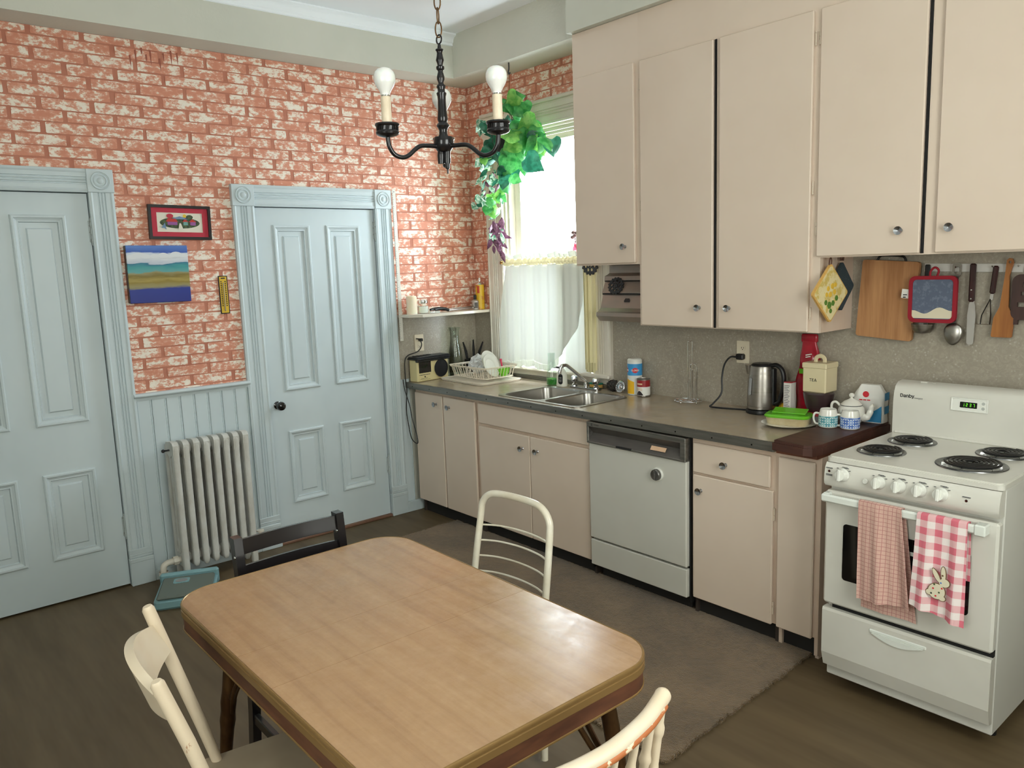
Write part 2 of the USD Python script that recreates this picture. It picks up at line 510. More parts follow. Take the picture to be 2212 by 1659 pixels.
wains = structure('wall_left_wainscot', 'pale blue painted tongue and groove wainscot')
n = 8
for k in range(n):
    a = D1['c1'] + (D2['c0'] - D1['c1']) * k / n
    wains.part('plank', plank(a, a + (D2['c0'] - D1['c1']) / n, 0, RAIL - .03), 'blue_paint')
for k in range(1):
    wains.part('plank', plank(D2['c1'], -.60, 0, .93), 'blue_paint')
t = structure('trim_5', 'rounded chair rail over the wainscot')
rp = Polygon([(.0, RAIL - .04), (.018, RAIL - .04), (.022, RAIL - .026)] + [(.022 + .018 * math.cos(a), RAIL - .012 + .012 * math.sin(a)) for a in np.linspace(-1.4, 1.4, 8)] + [(.0, RAIL)])
m = prism(rp, D1['c1'] - .012, D2['c0'] + .012)
v = np.asarray(m.vertices)
t.part('chair_rail', tm(np.stack([v[:, 0], v[:, 2], v[:, 1]], 1), m.faces[:, ::-1]), 'blue_paint', smooth=40)
t = structure('baseboard_left')
t.part('board', bx(.015, .027, D1['c1'], D2['c0'], 0, .06, .003), 'blue_paint_worn')
t.part('board', bx(.015, .03, D2['c1'], -.52, 0, .075, .003), 'blue_paint_worn')

# ---------------------------------------------------------------- the two panelled doors


def casing_profile(w, th=.022):
    """Fluted casing across its width 0..w."""
    p = [(0, 0), (0, th), (.012, th + .004), (.020, th), (w * .34, th), (w * .36, th - .006), (w * .40, th - .006), (w * .42, th), (w * .46, th), (w * .48, th - .006),
         (w * .52, th - .006), (w * .54, th), (w * .58, th), (w * .60, th - .006), (w * .64, th - .006), (w * .66, th), (w - .02, th), (w - .012, th + .004), (w, th), (w, 0)]
    return Polygon(p)


def bullseye(y, z, x, r):
    pr = [(r, 0), (r, .003), (r * .93, .007), (r * .84, .003), (r * .74, .002), (r * .66, .007), (r * .58, .008), (r * .50, .003), (r * .36, .002), (r * .28, .006), (r * .14, .009), (0, .0095)]
    return mv(lathe(pr, 28), (x, y, z), ry=90)


def build_door(name, d, label, panels, hinge_side, hinge_z, knob=None, visible=None):
    T = structure(name, label)
    mp = lambda a, b, h: (h, a, b)
    y0, y1, h = d['y0'], d['y1'], d['h']
    # jamb and stop behind the leaf
    T.part('jamb', [bx(-.2, -.001, y0 - .005, y0, 0, h, 0), bx(-.2, -.001, y1, y1 + .005, 0, h, 0), bx(-.2, -.001, y0, y1, h, h + .005, 0),
                    bx(-.075, -.052, y0, y0 + .03, 0, h), bx(-.075, -.052, y1 - .03, y1, 0, h), bx(-.075, -.052, y0, y1, h - .03, h)], 'blue_paint')
    T.part('backing_panel', bx(-.1, -.078, y0, y1, 0, h), 'black_gap')
    leaf = sbox(y0 + .004, .012, y1 - .004, h - .005)
    for p in panels:
        leaf = leaf.difference(sbox(*p))
    lf = T.part('leaf', wall_poly(leaf, 'x', -.045, -.004), 'blue_paint', smooth=False)
    for a0, b0, a1, b1 in panels:
        # deep bolection moulding, then the raised field
        T.part('moulding', rect_sweep(a0, a1, b0, b1, [(-.002, -.006), (-.002, .002), (.004, .006), (.012, .005), (.016, -.001), (.026, -.006), (.032, -.005), (.036, -.016)], mp, cap=False), 'blue_paint', smooth=25)
        T.part('panel', rect_sweep(a0, a1, b0, b1, [(.034, -.0165), (.062, -.0165), (.068, -.0085), (.070, -.008)], mp), 'blue_paint', smooth=False)
    # casing
    cl, cr, hc = y0 - d['c0'], d['c1'] - y1, d['hc'] - h
    pz = .205
    for a, w in ((d['c0'], cl), (y1, cr)):
        m = prism(affinity.scale(casing_profile(w), 1, 1), pz, h)
        v = np.asarray(m.vertices)
        T.part('side_casing', tm(np.stack([v[:, 1], a + v[:, 0], v[:, 2]], 1), m.faces[:, ::-1]), 'blue_paint', smooth=20)
        T.part('plinth_block', [bx(0, .030, a - .002, a + w + .002, 0, pz - .06, .003), bx(0, .033, a - .003, a + w + .003, pz - .075, pz - .05, .004), bx(0, .027, a - .001, a + w + .001, pz - .05, pz, .003), bx(0, .029, a - .001, a + w + .001, pz - .035, pz - .028, .002)], 'blue_paint_worn')
        rb = T.part('rosette_block', bx(0, .032, a - .003, a + w + .003, h, d['hc'], .003), 'blue_paint')
        T.part('rosette', bullseye(a + w / 2, (h + d['hc']) / 2, .031, min(w, hc) * .40), 'blue_paint', under=rb)
    m = prism(casing_profile(hc), y0 + .003, y1 - .003)
    v = np.asarray(m.vertices)
    T.part('head_casing', tm(np.stack([v[:, 1], v[:, 2], h + v[:, 0]], 1), m.faces), 'blue_paint', smooth=20)
    for z in hinge_z:
        ys = y1 if hinge_side > 0 else y0
        T.part('hinge', [mv(lathe([(.0, -.075), (.004, -.072), (.006, -.064), (.0055, -.058), (.0075, -.056), (.0075, -.02), (.0068, -.019), (.0068, .019), (.0075, .02), (.0075, .056), (.0055, .058), (.006, .064), (.004, .072), (0, .075)], 10), (.006, ys, z)),
                         bx(-.003, .001, ys - .012, ys + .012, z - .055, z + .055, .001)], 'hinge_metal')
    if knob:
        ky, kz = knob
        T.part('door_knob', mv(lathe([(.024, 0), (.024, .004), (.018, .008), (.010, .012), (.010, .030), (.020, .036), (.027, .046), (.028, .056), (.024, .066), (.012, .072), (0, .073)], 24), (-.004, ky, kz), ry=90), 'knob_black', label='glossy black knob')
    return T


mat('hinge_metal', (176, 184, 184), .45, rgb2=(120, 116, 108), scale=(60, 60, 60), lo=.55, hi=.7)
mat('knob_black', (12, 12, 15), .08, coat=.5)
mat('threshold_wood', (132, 98, 78), .6, rgb2=(110, 78, 60), scale=(30, 4, 30))
g = .12


def panel_set(y0, y1, zt, zm1, zm0, zb, st=.114, mid=.115):
    w = (y1 - y0 - 2 * st - mid) / 2
    out = []
    for a in (y0 + st, y0 + st + w + mid):
        out += [(a, zm1, a + w, zt), (a, zb, a + w, zm0)]
    return out


build_door('door_1', D1, 'pale blue four-panel door cut off by the left edge of the picture', panel_set(D1['y0'], D1['y1'], 2.0, .947, .692, .237), 1, (1.92, .34))
d2 = build_door('door_2', D2, 'pale blue four-panel door with black knob, between radiator and counter', panel_set(D2['y0'], D2['y1'], 1.957, .960, .705, .250), 1, (1.93, .36), knob=(-1.545, .878))
d2.part('threshold', bx(-.05, .02, D2['y0'], D2['y1'], 0, .018, .004), 'threshold_wood')

# ---------------------------------------------------------------- the kitchen window
T = structure('window_1', 'white-painted sash window over the sink')
w = .17
for a, wd in ((.207, WX0 - .207), (WX1, 1.349 - WX1)):
    m = prism(casing_profile(wd, .026), .965, WZ1 + .01)
    v = np.asarray(m.vertices)
    T.part('side_casing', tm(np.stack([a + v[:, 0], -v[:, 1], v[:, 2]], 1), m.faces), 'window_paint', smooth=20)
m = prism(casing_profile(2.669 - WZ1, .028), .20, 1.356)
v = np.asarray(m.vertices)
T.part('head_casing', tm(np.stack([v[:, 2], -v[:, 1], WZ1 + v[:, 0]], 1), m.faces[:, ::-1]), 'window_paint', smooth=20)
T.part('head_cap', bx(.19, 1.366, -.045, 0, 2.664, 2.685, .004), 'window_paint')
T.part('jamb', [bx(WX0 - .001, WX0 + .014, 0, .22, WZ0, WZ1), bx(WX1 - .014, WX1 + .001, 0, .22, WZ0, WZ1), bx(WX0, WX1, 0, .22, WZ1 - .014, WZ1 + .001), bx(WX0 + .014, WX0 + .03, .02, .035, WZ0, WZ1), bx(WX1 - .03, WX1 - .014, .02, .035, WZ0, WZ1), bx(WX0, WX1, .02, .035, WZ1 - .035, WZ1 - .014), bx(WX0, WX1, .045, .055, WZ1 - .05, WZ1 - .014)], 'window_paint')
T.part('sill', [bx(.20, 1.352, -.055, .0, .972, 1.0, .008), bx(WX0, WX1, 0, .22, .985, 1.0)], 'window_paint')
T.part('apron', bx(.207, 1.349, -.014, 0, .935, .973, .002), 'window_paint')
for nm, z0, z1, yy in (('upper_sash', 1.645, WZ1 - .016, .085), ('lower_sash', WZ0 + .002, 1.69, .048)):
    x0, x1 = WX0 + .016, WX1 - .016
    fr = sbox(x0, z0, x1, z1).difference(sbox(x0 + .055, z0 + .06, x1 - .055, z1 - .06))
    sash = T.part(nm, wall_poly(fr, 'y', yy, yy + .034), 'window_paint', smooth=False)
    T.part('pane', bx(x0 + .05, x1 - .05, yy + .015, yy + .018, z0 + .055, z1 - .055), 'window_glass', under=sash)
for nm, loc in (('window_2', None), ('window_3', None)):
    T = structure(nm)
    if nm == 'window_2':
        fr = sbox(-2.70, 1.0, -1.40, 2.7).difference(sbox(-2.64, 1.06, -2.07, 2.64)).difference(sbox(-2.03, 1.06, -1.46, 2.64))
        T.part('sash', wall_poly(fr, 'x', XR + .06, XR + .1), 'window_paint', smooth=False)
        T.part('pane', bx(XR + .078, XR + .082, -2.65, -1.45, 1.05, 2.65), 'window_glass')
    else:
        fr = sbox(3.35, 1.0, 4.65, 2.7).difference(sbox(3.41, 1.06, 3.98, 2.64)).difference(sbox(4.02, 1.06, 4.59, 2.64))
        T.part('sash', wall_poly(fr, 'y', YF - .1, YF - .06), 'window_paint', smooth=False)
        T.part('pane', bx(3.4, 4.6, YF - .082, YF - .078, 1.05, 2.65), 'window_glass')
single('lawn', bx(-14, 16, 3, 30, -.9, -.8), 'lawn', 'green lawn outside the kitchen window', 'lawn', kind='stuff')
# ---------------------------------------------------------------- kitchen units


def ring(x0, x1, y0, y1, r, z, n=6):
    out = []
    for cx, cy, a0 in ((x1 - r, y1 - r, 0), (x0 + r, y1 - r, 90), (x0 + r, y0 + r, 180), (x1 - r, y0 + r, 270)):
        for a in np.linspace(a0, a0 + 90, n):
            out.append((cx + r * math.cos(math.radians(a)), cy + r * math.sin(math.radians(a)), z))
    return np.array(out)


def loft(rings, cap0=False, cap1=False):
    n = len(rings[0])
    V, F = np.vstack(rings), []
    for i in range(len(rings) - 1):
        for k in range(n):
            l = (k + 1) % n
            F.append((i * n + k, i * n + l, i * n + n + l, i * n + n + k))
    F = np.array(F)
    F = np.vstack([F[:, [0, 1, 2]], F[:, [0, 2, 3]]])
    ex = []
    for flag, i in ((cap0, 0), (cap1, len(rings) - 1)):
        if flag:
            c = len(V)
            V = np.vstack([V, rings[i].mean(0)])
            ex += [(c, i * n + (k + 1) % n, i * n + k) if i == 0 else (c, i * n + k, i * n + (k + 1) % n) for k in range(n)]
    if ex:
        F = np.vstack([F, ex])
    return tm(V, F)


mat('knob_metal', (170, 172, 176), .22, 1.0)
mat('hinge_paint', (212, 196, 176), .4, rgb2=(150, 125, 100), scale=(70, 70, 70), lo=.58, hi=.68)
mat('edge_metal', (150, 147, 141), .45, .9, rgb2=(122, 120, 116), scale=(3, 50, 50))
mat('screw', (40, 38, 36), .5, 1.0)
mat('edge_worn', (190, 150, 128), .6)


def cab_knob(x, y, z):
    m = lathe([(.009, 0), (.007, .003), (.0062, .012), (.010, .017), (.0165, .024), (.0165, .026), (.0130, .0245), (.004, .0205), (0, .020)], 14)
    return mv(m, (x, y, z), rx=90)


def hinge_y(x, y, z, h=.055):
    return cat(mv(lathe([(.0, -h / 2), (.0042, -h / 2), (.0042, h / 2), (0, h / 2)], 8), (x, y - .004, z)), bx(x - .009, x + .002, y - .0025, y, z - h / 2, z + h / 2, .001))


YD = -.603      # front of the lower doors
specs = [
    ('base_cabinet', 'cream two-door base cabinet at the far left end, below the radio', .062, .742, [(.073, .392, .095, .846, .328, .788), (.402, .733, .095, .846, .473, .783)], [], [(.737, .76), (.737, .2)]),
    ('base_cabinet', 'cream base cabinet under the sink with false front and two knobs close together', .742, 1.720, [(.770, 1.240, .095, .703, 1.18, .624), (1.244, 1.712, .095, .703, 1.308, .626)], [(.770, 1.712, .722, .846, None)], []),
    ('base_cabinet', 'cream base cabinet with one drawer over one door, right of the dishwasher', 2.362, 2.800, [(2.374, 2.783, .095, .692, 2.419, .622)], [(2.374, 2.768, .703, .841, (2.55, .766))], [(2.785, .59), (2.785, .17)]),
    ('base_cabinet', 'narrow cream knobless base cabinet under the dark wooden counter end', 2.800, 2.985, [(2.806, 2.968, .095, .846, None, None)], [], [(2.811, .75), (2.811, .17)]),
]
for nm, lab, x0, x1, doors, drawers, hinges in specs:
    T = thing(nm, lab, 'cabinet', ((x0 + x1) / 2, -.3, 0))
    T.part('carcass', [bx(x0 + .0005, x0 + .016, -.565, -.012, .0, .868), bx(x1 - .016, x1 - .0005, -.565, -.012, .0, .868), bx(x0, x1, -.565, -.012, .09, .106), bx(x0, x1, -.024, -.012, .0, .868)], 'cabinet_dark' if x1 < 2.9 else 'cabinet_frame_paint', world=True)
    fr = sbox(x0, .098, x1, .868)
    for d in doors + drawers:
        fr = fr.difference(sbox(d[0] + .015, d[2] + .015, d[1] - .015, d[3] - .015))
    T.part('face_frame', wall_poly(fr, 'y', -.585, -.565), 'cabinet_frame_paint', smooth=False, world=True)
    if x1 > 2.9:
        T.part('side_panel', bx(x1 - .012, x1 + .004, -.584, -.012, .02, .868, .001), 'cabinet_frame_paint', world=True)
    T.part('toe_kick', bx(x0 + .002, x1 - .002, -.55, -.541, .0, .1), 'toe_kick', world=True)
    for d in doors:
        p = T.part('door', bx(d[0], d[1], YD, -.586, d[2], d[3], .004), 'cabinet_paint', world=True)
        if d[4]:
            T.part('knob', cab_knob(d[4], YD, d[5]), 'knob_metal', smooth=20, world=True, under=p, label='small conical metal knob')
    for d in drawers:
        p = T.part('drawer' if d[4] else 'false_front', bx(d[0], d[1], YD, -.586, d[2], d[3], .004), 'cabinet_paint', world=True)
        if d[4]:
            T.part('knob', cab_knob(d[4][0], YD, d[4][1]), 'knob_metal', smooth=20, world=True, under=p, label='small conical metal knob')
    for hx, hz in hinges:
        T.part('hinge', hinge_y(hx, -.588, hz), 'hinge_paint', world=True)

# ---------------------------------------------------------------- countertop and its wooden end
mat('counter_laminate', (182, 166, 144), .18, rgb2=(166, 152, 132), scale=(14, 14, 14), detail=8, lo=.4, hi=.6, rough2=.27)
mat('dark_board', (84, 50, 40), .5, rgb2=(66, 38, 31), scale=(2.5, 20, 20), detail=5, bump=.0004, bscale=(6, 40, 40))
mat('board_side', (120, 70, 46), .6, rgb2=(92, 52, 36), scale=(4, 4, 60))
T = thing('countertop', 'grey-beige laminate countertop with screwed metal edge strip along the window wall', 'countertop', (1.4, -.31, .87))
top = sbox(.002, -.630, 2.803, -.004).difference(sbox(.955, -.575, 1.60, -.185).buffer(-.0))
T.part('worktop', prism(top, .870, .910), 'counter_laminate', smooth=False, world=True)
e = T.part('metal_edge', [bx(.002, 2.803, -.6345, -.630, .871, .9095, .001), bx(.002, 2.803, -.634, -.622, .9095, .911)], 'edge_metal', world=True, label='ribbed metal edge strip')
for k in range(14):
    x = .10 + k * .2
    T.part('screw', mv(lathe([(.0038, 0), (.003, .0014), (0, .0018)], 8), (x, -.6345, .887), rx=90), 'screw', world=True, under=e)
B.part('back_strip', bx(.21, 1.345, -.026, -.004, .9105, .935, .002), 'edge_metal', label='metal strip at the back of the counter')
T = thing('wooden_counter_end', 'dark brown wooden board at the right end of the counter beside the stove', 'board', (2.9, -.31, .868))
pl = Polygon([(2.806, -.650), (2.95, -.665), (2.985, -.655), (3.0, -.60), (3.0, -.012), (2.806, -.012)])
T.part('board', [mv(prism(pl.buffer(-.006), .0, .012), (0, 0, .915)), prism(pl, .885, .9155)], 'dark_board', smooth=False, world=True)
T.part('support_strip', bx(2.812, 2.99, -.628, -.02, .8685, .885), 'board_side', world=True)

# ---------------------------------------------------------------- sink and tap
T = thing('kitchen_sink', 'stainless steel double-bowl sink set into the counter under the window', 'sink', (1.28, -.38, .74))
SX0, SX1, SY0, SY1 = .935, 1.622, -.594, -.166
bowls = [(.962, 1.286, -.570, -.190), (1.314, 1.597, -.570, -.190)]
rim = rrect(SX0, SX1, SY0, SY1, .05, 8)
for b in bowls:
    rim = rim.difference(rrect(b[0], b[1], b[2], b[3], .055, 6))
T.part('rim', [prism(rim, .9102, .914)], 'steel', world=True)
for b in bowls:
    rs = [ring(b[0], b[1], b[2], b[3], .055, .914), ring(b[0] + .004, b[1] - .004, b[2] + .004, b[3] - .004, .055, .905)]
    rs += [ring(b[0] + .012, b[1] - .012, b[2] + .012, b[3] - .012, .06, .79), ring(b[0] + .02, b[1] - .02, b[2] + .02, b[3] - .02, .06, .765), ring(b[0] + .05, b[1] - .05, b[2] + .05, b[3] - .05, .05, .755)]
    bw = loft(rs[::-1], cap0=True)
    p = T.part('bowl', tm(bw.vertices, bw.faces), 'sink_steel', smooth=50, world=True)
    T.part('drain', mv(lathe([(.045, 0), (.042, .003), (.03, .002), (0, -.0)], 20), ((b[0] + b[1]) / 2, -.38, .756)), 'chrome', world=True, under=p)
T = thing('faucet', 'chrome two-handle kitchen faucet with angled spout behind the sink', 'faucet', (1.2, -.105, .911))
T.part('base_plate', prism(rrect(1.09, 1.33, -.135, -.08, .02), .911, .925), 'chrome', world=True)
T.part('spout', tube(smoothpath([(1.215, -.107, .92), (1.215, -.108, .945), (1.212, -.115, .965), (1.165, -.20, 1.055), (1.155, -.225, 1.066), (1.148, -.245, 1.062), (1.144, -.255, 1.03), (1.143, -.256, 1.015)], 6), .0105, 12), 'chrome', world=True, smooth=60)
for x in (1.12, 1.30):
    hd = T.part('handle', mv(lathe([(.018, 0), (.018, .008), (.010, .014), (.010, .022), (.022, .028), (.024, .042), (.021, .058), (.010, .064), (0, .064)], 10), (x, -.107, .925)), 'chrome', world=True, smooth=25)

# ---------------------------------------------------------------- dishwasher
mat('dishwasher_white', (208, 206, 197), .32, rgb2=(202, 200, 190), scale=(2, 2, 2))
mat('panel_grey', (88, 84, 80), .45, rgb2=(72, 68, 66), scale=(5, 5, 20))
mat('label_orange', (222, 184, 150), .6)
mat('panel_knob', (110, 108, 104), .35, .6)
T = thing('dishwasher', 'white built-in dishwasher with dark handle recess and round dial', 'dishwasher', (2.04, -.3, 0))
X0, X1 = 1.730, 2.352
T.part('tub', bx(X0 + .004, X1 - .004, -.585, -.02, .1, .866), 'black_gap', world=True)
for gx in (X0 - .006, X1 + .002):
    T.part('side_gap', bx(gx, gx + .006, -.60, -.05, .06, .868), 'black_gap', world=True)
T.part('door_panel', bx(X0, X1, -.622, -.587, .236, .752, .005), 'dishwasher_white', world=True)
T.part('kick_panel', bx(X0, X1, -.620, -.587, .086, .226, .004), 'dishwasher_white', world=True)
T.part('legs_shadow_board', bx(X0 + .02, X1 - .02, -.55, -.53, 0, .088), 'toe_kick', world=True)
cp = T.part('control_panel', [bx(X0 - .003, X1 + .003, -.634, -.587, .835, .862, .003), bx(X0 - .003, X1 + .003, -.634, -.587, .748, .760, .003), bx(X1 - .028, X1 + .003, -.634, -.587, .758, .838, .003), bx(X0 - .003, X0 + .012, -.634, -.587, .758, .838, .003)], 'edge_metal', world=True)
rec = cat(tm([(X0 + .01, -.632, .836), (X1 - .027, -.632, .836), (X1 - .027, -.600, .80), (X0 + .01, -.600, .80), (X0 + .01, -.632, .759), (X1 - .027, -.632, .759)], np.array([(0, 3, 2, 1), (3, 4, 5, 2)])))
T.part('handle_recess', rec, 'panel_grey', smooth=False, world=True, under=cp)
T.part('latch', bx(1.93, 2.03, -.637, -.625, .752, .762, .002), 'black_plastic', world=True, under=cp)
T.part('sticker', mv(bx(-.045, .045, -.001, .001, -.011, .011), (2.19, -.6215, .785), rx=-35), 'label_orange', world=True, under=cp, label='small pale orange sticker')
tx = cat(*[bx(X0 + .05 + .009 * k, X0 + .057 + .009 * k, -.6346, -.6338, .846, .853) for k in range(4)])
T.part('lettering', [tx, bx(X0 + .03, X0 + .042, -.6348, -.634, .842, .856)], 'panel_grey', smooth=False, world=True, under=cp, kind='stuff')
dl = T.part('dial', mv(lathe([(.033, 0), (.033, .006), (.029, .009), (.027, .009)], 28), (2.186, -.622, .661), rx=90), 'white_plastic', world=True)
T.part('dial_knob', [mv(lathe([(.028, .004), (.027, .022), (.024, .026), (.018, .024), (0, .024)], 24), (2.186, -.622, .661), rx=90), bx(2.18, 2.192, -.654, -.645, .640, .682, .002)], 'panel_knob', world=True, under=dl)
# ---------------------------------------------------------------- wall cabinets
YU = -.314
u_specs = [
    ('wall_cabinet', 'short cream wall cabinet nearest the window, above the metal paper dispenser', 1.350, 1.812, 1.655, [(1.363, 1.793, 1.663, 2.661, 1.727, 1.748)], []),
    ('wall_cabinet', 'tall cream two-door wall cabinet over the kettle and wire towel holder', 1.812, 2.806, 1.336, [(1.833, 2.271, 1.340, 2.661, 2.198, 1.436), (2.306, 2.762, 1.340, 2.661, 2.366, 1.437)], [(2.768, 2.55), (2.768, 1.95), (2.768, 1.42), (1.827, 2.55), (1.827, 1.95), (1.827, 1.42)]),
    ('wall_cabinet', 'cream wall cabinet over the stove, cut off by the right edge of the picture', 2.806, 3.86, 1.658, [(2.794, 3.213, 1.663, 2.661, 3.142, 1.753), (3.270, 3.80, 1.663, 2.661, 3.325, 1.755)], [(2.788, 2.55), (2.788, 1.78)]),
]
for nm, lab, x0, x1, z0, doors, hinges in u_specs:
    T = thing(nm, lab, 'cabinet', ((x0 + x1) / 2, -.15, z0))
    T.part('carcass', bx(x0, x1, -.276, -.005, z0, 2.893), 'cabinet_frame_paint', world=True)
    fr = sbox(x0, z0, x1, 2.895)
    for d in doors:
        fr = fr.difference(sbox(max(d[0], x0) + .014, d[2] + .012, d[1] - .004, d[3] - .014))
    T.part('face_frame', wall_poly(fr, 'y', -.296, -.277), 'cabinet_paint', smooth=False, world=True)
    for d in doors:
        p = T.part('door', bx(d[0], d[1], YU, -.2965, d[2], d[3], .004), 'cabinet_paint', world=True)
        T.part('knob', cab_knob(d[4], YU, d[5]), 'knob_metal', smooth=20, world=True, under=p, label='small conical metal knob')
    for hx, hz in hinges:
        T.part('hinge', hinge_y(hx, -.2985, hz), 'hinge_paint', world=True)
    if x0 > 1.9 or x0 > 1.8:
        for d in doors[:1]:
            T.part('shadow_gap', bx(d[1] + .001, d[1] + .012, -.30, -.2955, d[2], d[3]), 'black_gap', world=True)

# ---------------------------------------------------------------- stove
S0, S1 = 3.106, 3.690
mat('stove_white', (217, 214, 205), .25, rgb2=(211, 208, 198), scale=(3, 3, 3), coat=.25)
mat('stove_side', (206, 204, 196), .4)
mat('oven_glass', (16, 15, 16), .07, coat=.5)
mat('coil_black', (20, 20, 22), .42, .3)
mat('drip_pan', (150, 150, 150), .3, 1.0, rgb2=(96, 96, 96), scale=(12, 12, 12))
mat('print_grey', (96, 96, 96), .6)
mat('print_panel', (176, 178, 172), .5)
mat('print_black', (26, 26, 30), .6)
mat('lamp_dark', (50, 14, 12), .2)
mat('display_black', (6, 8, 6), .1)
mat('display_green', (110, 230, 40), .5, emit=1.6)
T = thing('stove', 'white freestanding electric coil stove with clock on the backguard, at the right', 'stove', (3.398, -.45, 0))
T.part('body', bx(S0 + .004, S1, -.742, -.16, .06, .912, .004), 'stove_side', world=True)
for x in (S0 + .04, S1 - .04):
    for y in (-.62, -.2):
        T.part('foot', mv(lathe([(.018, 0), (.018, .012), (.008, .014), (.008, .06), (0, .06)], 12), (x, y, 0)), 'black_plastic', world=True)
ct = prism(rrect(S0, S1 + .002, -.778, -.20, .02, 5), .914, .930)
T.part('cooktop', [ct, prism(rrect(S0 + .006, S1 - .004, -.772, -.21, .018, 5), .930, .936), bx(S0 + .012, S1 - .01, -.25, -.235, .934, .945, .004)], 'stove_white', world=True, smooth=30)
# curved control panel in front
pp = [(-.742, .913), (-.776, .911), (-.786, .895), (-.792, .87), (-.794, .85), (-.792, .834), (-.782, .824), (-.742, .822)]
m = prism(Polygon(pp), S0 + .002, S1 - .002)
v = np.asarray(m.vertices)
cpn = T.part('control_panel', tm(np.stack([v[:, 2], v[:, 0], v[:, 1]], 1), m.faces), 'stove_white', world=True, smooth=40)


def stove_knob(x, z, r):
    b = mv(lathe([(r, 0), (r, .004), (r * .92, .008), (r * .86, .010), (r * .8, .022), (r * .72, .026), (0, .027)], 28), (0, 0, 0))
    g = bx(-.006, .006, -r * .86, r * .86, .02, .036, .003)
    return mv(cat(b, g), (x, -.792, z), rx=84, ry=0, rz=0)


for i, (x, z, r) in enumerate([(3.178, .876, .025), (3.309, .872, .024), (3.378, .872, .024), (3.446, .872, .024), (3.514, .872, .024)]):
    k = T.part('knob', stove_knob(x, z, r), 'white_plastic', world=True, under=cpn)
    T.part('scale_marks', [bx(x + dx - .003, x + dx + .003, -.7922, -.788, z + dz - .0008, z + dz + .0008) for dx, dz in ((.0, .0285), (.018, .026), (-.02, .022), (.024, .018))] + [bx(x + .004, x + .016, -.7918, -.787, z + .0255, z + .0285)], 'print_grey', world=True, under=cpn)
T.part('button', mv(lathe([(.010, 0), (.010, .003), (.008, .006), (0, .006)], 16), (3.262, -.7935, .868), rx=86), 'white_plastic', world=True, under=cpn)
for x, z in ((3.127, .882), (3.592, .866)):
    T.part('indicator_lamp', mv(lathe([(.0045, 0), (.004, .0015), (0, .002)], 14), (x, -.7925, z), rx=86), 'lamp_dark', world=True, under=cpn)
    T.part('lettering', [bx(x - .012, x + .012, -.7935, -.79, z + dz - .0012, z + dz + .0012) for dz in (.012, -.012, -.016)], 'print_grey', world=True, under=cpn)
# backguard
m = prism(Polygon([(-.245, .932), (-.245, 1.06), (-.240, 1.10), (-.228, 1.128), (-.205, 1.143), (-.165, 1.146), (-.155, 1.13), (-.155, .932)]), S0 + .004, S1 - .004)
v = np.asarray(m.vertices)
bg = T.part('backguard', [tm(np.stack([v[:, 2], v[:, 0], v[:, 1]], 1), m.faces), bx(S0 + .09, S0 + .115, -.20, -.185, 1.143, 1.149, .002), bx(S0 + .135, S0 + .148, -.20, -.187, 1.143, 1.147, .002)], 'stove_white', world=True, smooth=40)
T.part('lettering', mv(meshkit.text_mesh('Danby', .0135, .001, bold=True), (3.135, -.2418, 1.086), rx=84), 'print_black', smooth=False, world=True, under=bg)
T.part('lettering', mv(meshkit.text_mesh('Designer', .006, .001), (3.190, -.2418, 1.083), rx=84), 'print_grey', smooth=False, world=True, under=bg)
CX, CZ = 3.396, 1.080
T.part('clock_bezel', mv(cat(rect_sweep(-.066, .066, -.026, .026, [(0, 0), (.001, .003), (.004, .0035), (.006, .002)], lambda a, b, h: (a, b, h))), (CX, -.2435, CZ), rx=84), 'white_plastic', world=True, under=bg)
T.part('clock_display', mv(prism(rrect(-.030, .030, -.011, .011, .002), 0, .0035), (CX - .002, -.2435, CZ), rx=84), 'display_black', world=True, under=bg)


def seven(d, x, h=.012, w=.006):
    t = .0012
    segs = {'a': bx(0, w, h - t, h, 0, .0006), 'g': bx(0, w, h / 2 - t / 2, h / 2 + t / 2, 0, .0006), 'd': bx(0, w, 0, t, 0, .0006), 'f': bx(0, t, h / 2, h, 0, .0006), 'b': bx(w - t, w, h / 2, h, 0, .0006), 'e': bx(0, t, 0, h / 2, 0, .0006), 'c': bx(w - t, w, 0, h / 2, 0, .0006)}
    on = {'1': 'bc', '2': 'abged', '3': 'abgcd', '7': 'abc'}[d]
    return [mv(segs[s], (x, 0, 0)) for s in on]


T.part('clock_digits', mv(cat(seven('1', -.021), seven('2', -.009), seven('3', .004), seven('7', .016)), (CX - .002, -.2472, CZ - .0055), rx=84), 'display_green', smooth=False, world=True, under=bg, label='green digits reading 12 37')
for x, z in ((.049, .010), (.049, -.009)):
    T.part('clock_button', mv(prism(Point(x, z).buffer(.006), 0, .0022), (CX, -.2435, CZ), rx=84), 'print_panel', world=True, under=bg)
for x, z in ((-.050, .009), (-.050, -.009)):
    T.part('clock_print', mv(bx(x - .008, x + .008, z - .004, z + .004, 0, .0012), (CX, -.2435, CZ), rx=84), 'print_panel', world=True, under=bg)
